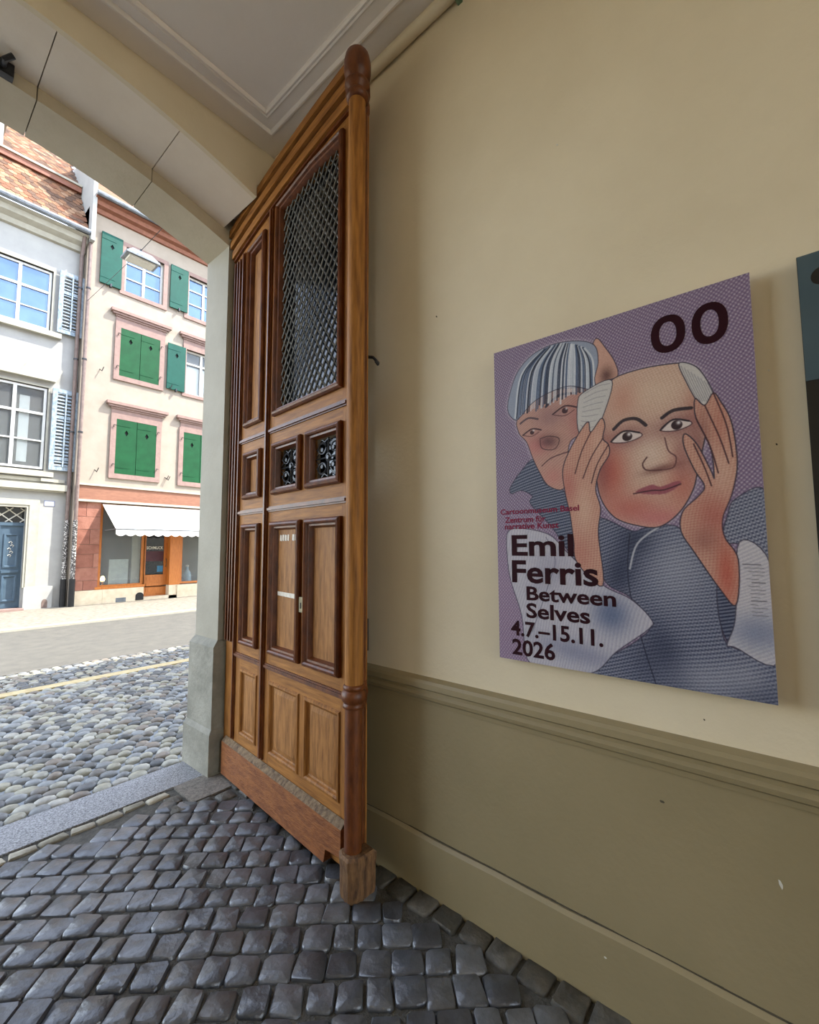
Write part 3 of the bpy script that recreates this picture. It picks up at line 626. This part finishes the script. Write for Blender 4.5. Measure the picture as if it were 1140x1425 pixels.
pm=bpy.data.materials.new('poster_print'); pm.use_nodes=True; pb=pm.node_tree.nodes['Principled BSDF']; pb.inputs['Roughness'].default_value=.5; pb.inputs['Specular IOR Level'].default_value=.35
pa=pm.node_tree.nodes.new('ShaderNodeVertexColor'); pa.layer_name='print'; pm.node_tree.links.new(pa.outputs[0],pb.inputs['Base Color']); me.materials.append(pm)
po=bpy.data.objects.new('printed_sheet',me); COL.objects.link(po); po.parent=pos
def words_on_poster(body,x0,xb,x1,xt,mt,bold):
    """left/baseline and right/top in sketch coordinates"""
    a=sheet(x0[0],x0[1]); b=sheet(x1[0],x1[1]); t=sheet(x0[0],xt)
    v,f,(mx0,mx1,my0,my1)=text_pieces(body,bold); su=(b[0]-a[0])*(Y0-Y1)/(mx1-mx0); H=(a[1]-t[1])*(ZT-ZB)/.73
    zb=ZT-(a[1]+b[1])/2*(ZT-ZB); y0=Y0-a[0]*(Y0-Y1)
    m=MB().add([(PX-.0012,y0-(x-mx0)*su,zb+y*H) for x,y,_ in v],[q[::-1] for q in f]); m.build('lettering',mt,pos,0)
for t,x0,x1,xt,mt,bo in (('Cartoonmuseum Basel',(85,779),(335,767),762,INK2,.022),('Zentrum für',(99,804),(229,802),786,INK2,.022),('narrative Kunst',(99,823),(271,824),805,INK2,.022),
    ('Emil',(122,906),(320,911),841,INK,.026),('Ferris',(124,996),(400,1000),926,INK,.026),('Between',(171,1051),(457,1069),1007,INK,.026),('Selves',(171,1109),(375,1122),1062,INK,.026),
    ('4.7.–15.11.',(122,1164),(418,1195),1117,INK,.026),('2026',(127,1227),(265,1239),1177,INK,.026)):
    words_on_poster(t,x0,None,x1,xt,mt,bo)
for cx,cy,rx,ry in ((606,218,53,58),(735,187,56,64)):
    l,r_=sheet(cx-rx,cy+rx*.3),sheet(cx+rx,cy-rx*.3); tp,bt=sheet(cx,cy-ry),sheet(cx,cy+ry)
    yc=Y0-(l[0]+r_[0])/2*(Y0-Y1); zc=ZT-(tp[1]+bt[1])/2*(ZT-ZB); ra=(r_[0]-l[0])/2*(Y0-Y1); rb=(bt[1]-tp[1])/2*(ZT-ZB); n=40; m=MB()
    for k in range(n):
        t=2*math.pi*k/n; c=math.copysign(abs(math.cos(t))**.9,math.cos(t)); s=math.copysign(abs(math.sin(t))**.9,math.sin(t))
        m.v+=[(PX-.0012,yc-ra*c,zc+rb*s),(PX-.0012,yc-ra*.50*c,zc+rb*.64*s)]
    m.f=[(2*k,2*((k+1)%n),2*((k+1)%n)+1,2*k+1) for k in range(n)]; m.build('letter',INK,pos,0)
dk=empty('dark_poster',(WX,-.5,1.07)); tag(dk,'dark slate and black poster at the right edge of the photo','poster')
MB().box(WX-.028,WX-.022,-.93,-.073,1.07,2.317).build('board',BLACKP,dk); MB().box(WX-.022,WX,-.86,-.14,1.14,2.25).build('hanging_batten',WORN,dk)
MB().box(WX-.0295,WX-.028,-.929,-.074,1.96,2.316).build('printed_sheet',SLATE,dk)
o=MB(); o.add([(WX-.030,-.125-.026*math.cos(k*math.pi/10),2.245+.026*math.sin(k*math.pi/10)) for k in range(20)],[tuple(range(20))]); o.build('printed_dot',BLACKP,dk,0)
# ------------------------------------------------------------ houses opposite
def holed_wall(x0,x1,z0,z1,y,holes,depth=.3):
    xs=sorted({x0,x1,*[v for h in holes for v in h[:2]]}); zs=sorted({z0,z1,*[v for h in holes for v in h[2:4]]}); m=MB()
    for a,b in zip(xs[:-1],xs[1:]):
        for c,d in zip(zs[:-1],zs[1:]):
            if any(h[0]<=a and b<=h[1] and h[2]<=c and d<=h[3] for h in holes): continue
            m.add([(a,y,c),(b,y,c),(b,y,d),(a,y,d)],[(0,1,2,3)])
    for a,b,c,d in holes:
        v=[(a,y,c),(b,y,c),(b,y,d),(a,y,d),(a,y+depth,c),(b,y+depth,c),(b,y+depth,d),(a,y+depth,d)]
        m.add(v,[(0,4,5,1),(1,5,6,2),(2,6,7,3),(3,7,4,0)])
    m.add([(x0,y,z0),(x1,y,z0),(x1,y,z1),(x0,y,z1),(x0,y+3,z0),(x1,y+3,z0),(x1,y+3,z1),(x0,y+3,z1)],[(0,4,7,3),(1,2,6,5),(3,7,6,2),(4,5,6,7)])
    return m
def rect(x0,x1,z0,z1): return [(x0,z0),(x1,z0),(x1,z1),(x0,z1)]
def shutter_mesh(x0,x1,z0,z1,y,th=.045,cut=True):
    """board shutter with a lozenge cut through near the top"""
    cx,cz=(x0+x1)/2,z1-(z1-z0)*.24; a,b=.05,.085; m=MB(); fn=lambda p,q,h:(p,y-h,q)
    if not cut: return m.prism(rect(x0,x1,z0,z1),fn,0,th)
    dm=[(cx-a,cz),(cx,cz-b),(cx+a,cz),(cx,cz+b)]; L=[(x0,z0),(cx,z0),dm[1],dm[0],dm[3],(cx,z1),(x0,z1)]; R=[(cx,z0),(x1,z0),(x1,z1),(cx,z1),dm[3],dm[2],dm[1]]
    for h,rev in ((th,False),(0,True)):
        for P in (L,R):
            v=[fn(p,q,h) for p,q in P]; m.add(v,[tuple(range(len(P)))[::-1 if rev else 1]])
    out=rect(x0,x1,z0,z1)
    for P,sg in ((out,1),(dm,-1)):
        for i in range(4):
            (p,q),(r,s)=P[i],P[(i+1)%4]; m.add([fn(p,q,0),fn(r,s,0),fn(r,s,th),fn(p,q,th)],[(0,1,2,3)[::sg]])
    return m
def put_shutter(par,mt,x0,x1,z0,z1,y,pins=True):
    s=shutter_mesh(x0,x1,z0,z1,y).build('shutter',mt,par,20)
    MB().box(x0+.06,x1-.06,y-.006,y-.002,z1-(z1-z0)*.24-.1,z1-(z1-z0)*.24+.1).build('lozenge_backing',DARK,s)  # dark sheet that paints the shade inside the lozenge cut-out
    for z in (z0+.18,z1-.18): MB().box(x0+.01,x1-.16,y-.052,y-.04,z-.012,z+.012).build('strap_hinge',mt,s)
    if pins: MB().box((x0+x1)/2-.02,(x0+x1)/2+.02,y-.10,y-.01,z0-.06,z0+.03).build('shutter_catch',IRON,s)
    return s
def casement(par,x0,x1,z0,z1,y,mull,trans,pm=PANE,wood=WFRAME):
    """window set in a wall opening: frame, bars and one pane per field"""
    w=MB().frame(rect(x0,x1,z0,z1),[(0,-.02),(0,.04),(.055,.04),(.055,-.02)],lambda a,b,h:(a,y-h,b)).build('window',wood,par)
    for x in mull: MB().box(x-.035,x+.035,y-.045,y+.02,z0+.05,z1-.05).build('mullion',wood,w)
    for z,t in trans: MB().box(x0+.05,x1-.05,y-.04,y+.02,z-t/2,z+t/2).build('transom_bar',wood,w)
    xs=[x0+.055]+[v for x in mull for v in (x-.035,x+.035)]+[x1-.055]; zs=[z0+.055]+[v for z,t in sorted(trans) for v in (z-t/2,z+t/2)]+[z1-.055]
    for i in range(0,len(xs),2):
        for j in range(0,len(zs),2): MB().box(xs[i],xs[i+1],y-.004,y+.004,zs[j],zs[j+1]).build('pane',pm,w,0)
    return w
# --- white house
WL=-.6; wy=14.47; S=wy/14.4
wh=empty('white_house',(1,wy,0)); tag(wh,'white rendered old house with blue grey shutters and tiled roof','building')
holes=[(1.28,2.58,7.18,8.84),(1.30,2.62,3.50,5.68),(.75,2.33,.02,2.54)]
holed_wall(WL,3.22,-.2,10.2,wy,holes).build('wall',WHITE,wh,0)
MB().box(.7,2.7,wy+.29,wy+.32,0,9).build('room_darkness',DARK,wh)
casement(wh,1.30,2.56,7.22,8.82,wy+.08,[1.92],[(8.24,.06),(7.72,.025)])
casement(wh,1.32,2.60,3.54,5.66,wy+.06,[1.97],[(4.98,.06),(4.27,.035)],glass)
MB().box(2.08,2.28,wy+.10,wy+.11,3.7,5.4).box(1.4,1.62,wy+.10,wy+.11,3.7,5.4).build('curtain',CURT,wh)
def surround(x0,x1,z0,z1,mt,par,w=.09,h=.05,y=wy): return MB().frame(rect(x0-w,x1+w,z0-w,z1+w),[(0,0),(0,h),(w,h),(w,-.05)],lambda a,b,q:(a,y-q,b)).build('window_surround',mt,par,20)
surround(1.28,2.58,7.18,8.84,TRIMW,wh,.05,.03)
surround(1.30,2.62,3.50,5.68,TRIMW,wh,.04,.03)
for z,x1 in ((7.10,2.80),(3.40,2.80)): MB().box(1.0,x1,wy-.14,wy+.02,z-.06,z+.07).build('window_sill',TRIMW,wh)
fn=lambda a,b,h:(a,wy-h,b)
MB().prism([(.9,5.84),(2.74,5.84),(2.86,6.14),(2.86,6.18),(.9,6.18)],fn,-.01,.16).build('window_hood',TRIMW,wh)
def louvred(par,x0,x1,z0,z1,y,mt,rails,tilt):
    s=MB().frame(rect(x0,x1,z0,z1),[(0,0),(0,.05),(.10,.05),(.10,0)],lambda a,b,h:(a,y-h,b)).build('louvred_shutter',mt,par,20)
    for z in rails: MB().box(x0+.09,x1-.09,y-.045,y,z-.04,z+.04).build('shutter_rail',mt,s)
    MB().box((x0+x1)/2-.015,(x0+x1)/2+.015,y-.06,y-.03,z0+.1,z1-.1).build('tilt_rod',mt,s)
    n=int((z1-z0-.22)/.085); me=None
    for i in range(n):
        z=z0+.14+(z1-z0-.24)*i/(n-1)
        if any(abs(z-q)<.06 for q in rails): continue
        q=MB().add([(x0+.1,y-.045,z-tilt),(x1-.1,y-.045,z-tilt),(x1-.1,y-.002,z+tilt),(x0+.1,y-.002,z+tilt),(x0+.1,y-.045,z-tilt+.012),(x1-.1,y-.045,z-tilt+.012),(x1-.1,y-.002,z+tilt+.012),(x0+.1,y-.002,z+tilt+.012)],[(0,3,2,1),(4,5,6,7),(0,1,5,4),(1,2,6,5),(2,3,7,6),(3,0,4,7)])
        q.build('slat',mt,s,0)
    return s
louvred(wh,2.70,3.27,7.22,8.92,wy-.06,GREYSH,[8.35],.02)
louvred(wh,2.70,3.27,3.54,5.70,wy-.06,GREYSH,[4.95,3.85],.025)
MB().prism([(WL,2.96),(3.06,2.96),(3.06,3.0),(WL,3.0)],fn,-.01,.10).prism([(WL,3.0),(3.10,3.0),(3.10,3.16),(WL,3.16)],fn,-.01,.16).build('string_course',TRIMW,wh)
MB().prism([(WL,3.22),(3.06,3.22),(3.06,3.30),(WL,3.30)],fn,-.01,.06).build('string_course',TRIMW,wh)
MB().box(2.56,2.82,wy-.12,wy,3.22,3.30).build('console',TRIMW,wh)
# entrance
MB().prism([(2.33,.55),(2.58,.55),(2.58,2.74),(.6,2.74),(.6,2.54),(2.33,2.54)],fn,-.05,.06).prism([(2.38,.55),(2.53,.55),(2.53,2.69),(.6,2.69),(.6,2.60),(2.38,2.60)],fn,.05,.08).build('door_surround',TRIMW,wh,20)
MB().box(2.36,2.93,wy-.09,wy+.02,0,.56).build('corner_plinth',WHITE,wh)
MB().prism([(2.72,.02),(2.84,.02),(2.84,.16)]+[(2.78+.06*math.cos(a),.16+.08*math.sin(a)) for a in (.6,1.2,1.9,2.5)]+[(2.72,.16)],lambda a,b,h:(a,wy-.09-h,b),-.01,.004).build('vent_niche',PIPEM,wh)
d=MB().box(.75,2.33,wy+.16,wy+.2,.06,2.12).build('house_door',BLUEDOOR,wh)
MB().box(.75,2.33,wy+.12,wy+.18,2.08,2.16).build('door_transom',BLUEDOOR,d)
MB().box(1.86,1.90,wy+.13,wy+.17,.08,2.08).build('meeting_bead',BLUEDOOR,d)
for z0,z1 in ((1.05,1.88),(.22,.86)):
    for x0 in (1.97,1.33): MB().frame(rect(x0,x0+.28,z0,z1),[(0,0),(0,.025),(.03,.03),(.05,.008),(.05,0)],lambda a,b,h:(a,wy+.16-h,b)).build('door_panel',BLUEDOOR,d,20)
MB().box(1.95,2.28,wy+.12,wy+.16,.92,.98).build('door_rail',BLUEDOOR,d)
for i,(x,z) in enumerate(((2.10,1.66),(2.13,1.58),(2.08,1.50),(2.12,1.42),(2.09,1.34))): MB().tube([(x-.035,wy+.155,z),(x,wy+.155,z+.035),(x+.03,wy+.155,z),(x+.01,wy+.155,z-.03)],.010,5).build('white_scrawl',PALEP,d)
MB().box(.75,2.33,wy+.20,wy+.21,2.16,2.54).build('transom_pane',DPANE,wh,0)
m=MB()
for i in range(6):
    x=.85+i*.28; m.tube([(x,wy+.17,2.17),(x+.42,wy+.17,2.53)],.014,5); m.tube([(x+.42,wy+.175,2.17),(x,wy+.175,2.53)],.014,5)
m.build('transom_lattice',PALEP,wh)
MB().box(.7,2.36,wy-.25,wy+.1,-.05,.06).build('door_step',PINKST,wh)
pl_=MB().box(2.67,2.89,wy-.012,wy,2.60,2.745).build('number_plate',mat('pale_enamel',(206,208,214),(216,218,224)),wh)
MB().frame(rect(2.67,2.89,2.60,2.745),[(0,.012),(.012,.015),(.016,.012)],fn).build('plate_border',mat('enamel_blue',(120,124,150),(130,134,160)),pl_)
# eaves and roof
MB().prism([(wy+.05,9.62),(wy-.08,9.66),(wy-.12,9.78),(wy-.26,9.86),(wy-.30,9.98),(wy-.42,10.02),(wy+.05,10.06)][::-1],lambda a,b,h:(h,a,b),WL,3.22).build('eaves_cornice',TRIMW,wh,20)
MB().tube([(WL,wy-.46,10.10),(3.22,wy-.46,10.10)],.075,10).build('gutter',ZINC,wh)
ry0,rz0=wy-.40,10.10; sl_=math.radians(56); cs,sn=math.cos(sl_),math.sin(sl_)
rp=lambda x,t,h=0:(x,ry0+t*cs-h*sn,rz0+t*sn+h*cs)
roof=MB().add([rp(WL,0,-.03),rp(3.22,0,-.03),rp(3.22,2.2,-.03),rp(WL,2.2,-.03)],[(0,1,2,3)]).build('roof_slope',PIPEM,wh,0)
def tail_tile(w=.165,l=.30):
    m=MB(); P=[(-w/2,.06),(-w/3,.018),(0,0),(w/3,.018),(w/2,.06),(w/2,l),(-w/2,l)]
    return m.prism(P,lambda a,b,h:(a,b*cs-h*sn,b*sn+h*cs),0,.014)
tm=tail_tile().mesh('roof_tile',TILE,0); loc0=wh.location
for r in range(13):
    for c in range(14):
        x=.84+c*.17+(r%2)*.085
        p=Vector(rp(x,r*.165,.012+random.uniform(0,.008)))-Vector(loc0)
        if x<3.15: o=inst('roof_tile',tm,roof,p); o.rotation_euler=(-.045,0,random.uniform(-.02,.02))
# mansard break, upper roof, dormer cheek
by_,bz_=ry0+2.18*cs,rz0+2.18*sn
MB().box(WL,3.22,by_-.16,by_+.1,bz_-.06,bz_+.10).build('mansard_cornice',BROWNT,wh)
MB().box(WL,3.22,by_-.2,by_+.1,bz_+.10,bz_+.16).build('cornice_flashing',TRIMW,wh)
us=math.radians(50)
up=lambda x,t,h=0:(x,by_+t*math.cos(us)-h*math.sin(us),bz_+.12+t*math.sin(us)+h*math.cos(us))
ur=MB().add([up(WL,0),up(3.22,0),up(3.22,5),up(WL,5)],[(0,1,2,3)]).build('upper_roof',PIPEM,wh,0)
m=MB()
for r in range(20):
    for c in range(15):
        x=.72+c*.17+(r%2)*.085; w=.165
        q=[(-w/2,.06),(0,0),(w/2,.06),(w/2,.25),(-w/2,.25)]; m.add([up(x+a,r*.165+b,.02+random.uniform(0,.01)-b*.04) for a,b in q],[(0,1,2,3,4)])
tag(m.build('upper_roof_tiles',TILE,ur,0),'weathered clay tiles of the upper roof',None,None,'stuff')
dm=MB().box(.6,1.50,by_-.1,by_+1.6,bz_+.1,bz_+1.0).build('dormer',WHITE,wh); MB().box(.5,1.58,by_-.16,by_+1.6,bz_+1.0,bz_+1.12).build('dormer_roof',TRIMW,dm)
# --- cream house with the shop
py=14.26
ph=empty('cream_house',(6,py,0)); tag(ph,'cream pink house with green shutters above a small shop','building')
wins=[(4.16,5.20,8.96,10.30),(5.96,7.0,8.96,10.30),(5.96,7.0,6.40,7.84)]
holed_wall(3.235,11,-.2,11.0,py,wins+[(3.86,5.0,.40,2.76),(5.0,5.93,-.01,2.76),(5.93,8.6,.40,2.76)],.3).build('wall',CREAM,ph,0)
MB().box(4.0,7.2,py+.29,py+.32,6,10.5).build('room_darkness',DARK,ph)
pf=lambda a,b,h:(a,py-h,b)
for x0,x1 in ((4.16,5.20),(5.96,7.0)):
    casement(ph,x0,x1,8.96,10.30,py+.12,[(x0+x1)/2],[(9.88,.03),(9.42,.03)]); surround(x0,x1,8.96,10.30,PINKST,ph,.12,.04,py)
casement(ph,5.96,7.0,6.40,7.84,py+.12,[6.48],[(7.42,.05)],glass); MB().box(6.0,6.96,py+.15,py+.16,6.45,7.35).build('curtain',CURT,ph); surround(5.96,7.0,6.40,7.84,PINKST,ph,.1,.04,py)
for x0,x1,z0,z1 in ((4.12,5.17,6.42,7.82),(4.12,5.17,3.60,5.16),(5.96,7.02,3.58,5.14)):
    surround(x0,x1,z0,z1,PINKST,ph,.135,.05,py); c=(x0+x1)/2
    put_shutter(ph,GREEN,x0,c-.006,z0,z1,py,False); put_shutter(ph,GREEN,c+.006,x1,z0,z1,py,False)
    for z in (z0+.2,z1-.25):
        for x in (x0-.07,x1+.02): MB().tube([(x,py-.06,z),(x,py-.09,z+.06),(x+.05,py-.10,z+.05)],.012,5).build('hinge_pin',IRON,ph)
    for x in (x0-.45,x1+.3): MB().tube([(x,py,z0+.05),(x+.02,py-.10,z0-.02),(x+.06,py-.12,z0+.10)],.012,5).build('shutter_stay',IRON,ph)
for x0,x1,z0,z1 in ((3.54,4.06,8.93,10.42),(5.39,5.92,9.0,10.38),(5.39,5.92,6.40,7.84)): put_shutter(ph,TEAL,x0,x1,z0,z1,py-.03)
for z in (8.15,5.46):
    for x0,x1 in ((3.97,5.34),(5.84,7.2)):
        h=MB().prism([(x0,z-.02),(x1,z-.02),(x1,z+.03),(x0,z+.03)],pf,-.01,.06); h.prism([(x0-.06,z+.03),(x1+.06,z+.03),(x1+.08,z+.09),(x0-.08,z+.09)],pf,-.01,.10); h.prism([(x0-.12,z+.09),(x1+.12,z+.09),(x1+.12,z+.17),(x0-.12,z+.17)],pf,-.01,.14); h.build('window_hood',PINKST,ph,20)
        MB().box(x0+.02,x1-.02,py-.03,py+.01,z-.26,z-.02).build('lintel_stone',PINKST,ph)
# eaves
MB().prism([(py+.05,10.88),(py-.06,10.90),(py-.10,11.0),(py-.22,11.04),(py-.26,11.14),(py-.36,11.18),(py-.36,11.22),(py+.05,11.22)][::-1],lambda a,b,h:(h,a,b),3.30,11).build('eaves_cornice',BROWNT,ph,20)
MB().tube([(3.30,py-.42,11.24),(11,py-.42,11.24)],.07,10).build('gutter',ZINC,ph)
MB().add([(3.3,py-.36,11.22),(11,py-.36,11.22),(11,py+2.6,14.2),(3.3,py+2.6,14.2)],[(0,1,2,3)]).build('roof_slope',TILE,ph,0)
MB().box(3.235,3.33,py-.30,py+2.4,9.9,13.2).build('party_wall',WHITE,ph)
for x in (4.4,5.3): MB().box(x,x+.6,py+.25,py+1.0,11.85,11.95).build('skylight',PANE,ph)
# downpipes between the houses
for x,y,rr,lab in ((3.14,wy-.12,.045,0),(3.285,py-.09,.045,1)):
    dpn=MB().tube([(x,y-.2,10.0),(x,y-.1,9.75),(x,y,9.5),(x,y,2.2)] if lab==0 else [(x,y,11.0),(x,y,2.2)],rr,10).build('downpipe',PIPEM,ph if lab else wh)
    MB().tube([(x,y,2.25),(x,y,.72)],rr+.008,10).build('sticker_sleeve',STICK,dpn); MB().tube([(x,y,.72),(x,y,0.0)],rr+.022,10).build('pipe_shoe',DARK,dpn)
    for z in (4.6,6.6,8.6): MB().tube([(x,y,z-.02),(x,y,z+.02)],rr+.012,10).build('pipe_clip',IRON,dpn)
# shop front
MB().box(3.32,8.7,py-.06,py,2.82,3.20).build('fascia',FASCIA,ph); MB().box(3.30,8.72,py-.10,py,3.20,3.25).box(3.30,8.72,py-.12,py,2.76,2.82).build('fascia_edge',TRIMW,ph)
zc=[.40,.66,1.0,1.36,1.62,2.02,2.36,2.76]
for i,(a,b) in enumerate(zip(zc[:-1],zc[1:])):
    cuts_=[3.33,3.86] if i%2 else [3.33,3.33+.2+.1*(i%3),3.86]
    for c0,c1 in zip(cuts_[:-1],cuts_[1:]): MB().box(c0+.004,c1-.004,py-.035,py+.1,a+.004,b-.004).build('stone_block',REDST,ph)
for c0,c1 in ((3.33,3.98),(3.985,4.998),(5.93,6.9),(6.905,8.6)): MB().box(c0,c1,py-.05,py+.28,-.05,.395).build('plinth_stone',SPLINTH,ph)
MB().box(4.30,4.55,py-.055,py-.04,.02,.14).build('plinth_vent',ZINC,ph)
MB().prism([(4.79,.03),(5.0,.03),(5.0,.16)]+[(4.895+.105*math.cos(a),.16+.09*math.sin(a)) for a in (.5,1.1,1.57,2.1,2.7)]+[(4.79,.16)],pf,.045,.056).build('arched_vent',DARK,ph)
sy=py+.10
MB().box(3.87,8.6,py+1.2,py+1.25,.1,2.76).box(3.87,8.6,py+.2,py+1.2,.36,.40).build('shop_room',SHOPIN,ph)
wn=MB().frame(rect(3.86,5.0,.44,2.74),[(0,0),(0,.06),(.07,.06),(.07,0)],lambda a,b,h:(a,sy-h,b)).build('shop_window',SHOPW,ph,20)
MB().box(3.93,4.93,sy-.02,sy-.01,.51,2.67).build('pane',glass,wn,0)
MB().box(3.80,5.02,sy-.14,sy+.02,.40,.47).build('window_sill',SHOPW,wn)
MB().box(4.72,4.93,sy+.05,sy+.10,.5,2.3).build('side_board',TRIMW,ph)
sd=MB().frame(rect(5.02,5.70,.10,2.20),[(0,0),(0,.05),(.09,.05),(.09,0)],lambda a,b,h:(a,py+.26-h,b)).build('shop_door',SHOPW,ph,20)
MB().box(5.10,5.62,py+.23,py+.24,.74,2.12).build('pane',DPANE,sd,0); MB().box(5.09,5.63,py+.2,py+.25,.14,.72).build('door_panel',SHOPW,sd)
for z in (.28,.44,.60): MB().box(5.14,5.58,py+.185,py+.21,z-.05,z+.05).build('panel_board',SHOPW,sd)
MB().tube([(5.655,py+.17,.95),(5.66,py+.14,1.0),(5.66,py+.14,1.15),(5.655,py+.17,1.2)],.013,6).build('door_handle',BRASS,sd)
v,f,(a0,a1,b0,b1)=text_pieces('SCHMUCK',.02); k=.46/(a1-a0)
MB().add([(5.13+(x-a0)*k,py+.2275,1.48+y*k*1.25) for x,y,_ in v],f).build('lettering',PALEP,sd,0)
MB().box(5.12,5.60,py+.226,py+.2295,1.12,1.42).build('poster_print',mat('plum_poster',(64,32,42),(84,44,54)),sd)
MB().box(5.44,5.60,py+.226,py+.2295,.80,.98).build('blue_sticker',mat('blue_sticker_print',(60,120,160),(70,130,170)),sd)
MB().box(5.70,6.02,py+.0,py+.26,.40,2.74).build('shop_post',SHOPW,ph); MB().box(5.70,5.928,py-.02,py+.26,.0,.40).build('post_plinth',SPLINTH,ph)
MB().box(5.0,5.95,py-.02,py+.5,-.05,.10).build('shop_step',SPLINTH,ph)
MB().box(4.98,5.72,py+.05,py+.28,2.20,2.74).build('door_head',SHOPW,ph)
w2=MB().frame(rect(6.02,8.4,.42,2.74),[(0,0),(0,.06),(.06,.06),(.06,0)],lambda a,b,h:(a,sy-h,b)).build('shop_window',SHOPW,ph,20); MB().box(6.08,8.34,sy-.02,sy-.01,.48,2.68).build('pane',glass,w2,0)
# awning: sloped cloth with a scalloped valance
aw=MB(); zt,zb_=2.72,2.02; y0a,y1a=py-.06,py-1.02
aw.add([(3.88,y0a,zt),(8.5,y0a,zt),(8.5,y1a,zb_),(3.94,y1a,zb_),(3.88,y0a,zt-.012),(8.5,y0a,zt-.012),(8.5,y1a,zb_-.012),(3.94,y1a,zb_-.012)],[(0,3,2,1),(4,5,6,7),(0,1,5,4),(1,2,6,5),(2,3,7,6),(3,0,4,7)])
a=aw.build('awning',AWN,ph,0)
n=80; va=MB()
for i in range(n+1):
    x=3.94+(8.5-3.94)*i/n; s=abs(math.sin(i*math.pi/4)); va.v+=[(x,y1a,zb_),(x,y1a-.01,zb_-.14-.05*s)]
va.f=[(2*i,2*i+1,2*i+3,2*i+2) for i in range(n)]; va.build('valance',AWN,a,0)
MB().tube([(3.94,y1a,zb_),(8.5,y1a,zb_)],.02,8).build('awning_bar',ZINC,a)
for x in (3.97,6.3): MB().tube([(x,py-.03,2.0),(x,y1a,zb_)],.012,6).build('awning_arm',ZINC,a)
# things in the shop windows
tag(MB().box(4.18,4.66,sy+.12,sy+.14,.50,1.20).build('display_board',PAPER),'pale grey picture board standing in the left shop window','board')
tl_=empty('table_lamp',(4.05,sy+.15,.40)); tag(tl_,'tiny glowing table lamp in the left corner of the shop window','lamp')
MB().lathe((4.05,sy+.15),[(.06,.40),(.06,.42),(.02,.44),(.02,.60),(.015,.62)],12).build('lamp_foot',SHOPW,tl_); MB().lathe((4.05,sy+.15),[(.045,.60),(.06,.66),(.04,.73),(.01,.75)],12).build('lamp_globe',emit('lamp_glow',(255,220,150),6),tl_)
gl=empty('glass_bottle',(6.38,sy+.25,.40)); tag(gl,'pale blue glass bottle in the right shop window','bottle')
BLUEG=mat('pale_blue_glass',(120,150,170),(160,186,200),6,.1)
MB().lathe((6.38,sy+.25),[(.11,.40),(.12,.5),(.12,.66),(.09,.76),(.045,.82),(.04,.92)],14).build('bottle_body',BLUEG,gl); MB().lathe((6.38,sy+.25),[(.05,.92),(.05,.96),(.02,.98)],14).build('bottle_stopper',PALEP,gl)
# ------------------------------------------------------------ street lamp on span wires
lx,ly,lz=2.87,9.0,6.92
lamp=empty('street_lamp',(lx,ly,lz)); tag(lamp,'grey street lamp hanging from span wires across the street','street lamp')
MB().add([(lx-.16,ly-.10,lz+.13),(lx+.16,ly-.10,lz+.13),(lx+.16,ly+.10,lz+.13),(lx-.16,ly+.10,lz+.13),(lx-.27,ly-.16,lz+.02),(lx+.27,ly-.16,lz+.02),(lx+.27,ly+.16,lz+.02),(lx-.27,ly+.16,lz+.02)],[(0,1,2,3),(7,6,5,4),(0,4,5,1),(1,5,6,2),(2,6,7,3),(3,7,4,0)]).build('lamp_housing',ZINC,lamp,0)
MB().box(lx-.28,lx+.28,ly-.17,ly+.17,lz-.02,lz+.02).build('lamp_rim',ZINC,lamp); MB().box(lx-.22,lx+.22,ly-.12,ly+.12,lz-.06,lz-.02).build('lamp_diffuser',PALEP,lamp)
MB().tube([(lx,ly,lz+.13),(lx,ly,lz+.22)],.02,8).build('hanger',IRON,lamp)
MB().tube([(lx,ly,lz+.2),(3.6,3.36,8.3)],.0055,5).build('span_wire',IRON,lamp); MB().tube([(lx,ly,lz+.2),(3.28,py-.02,8.25)],.0055,5).build('span_wire',IRON,lamp)
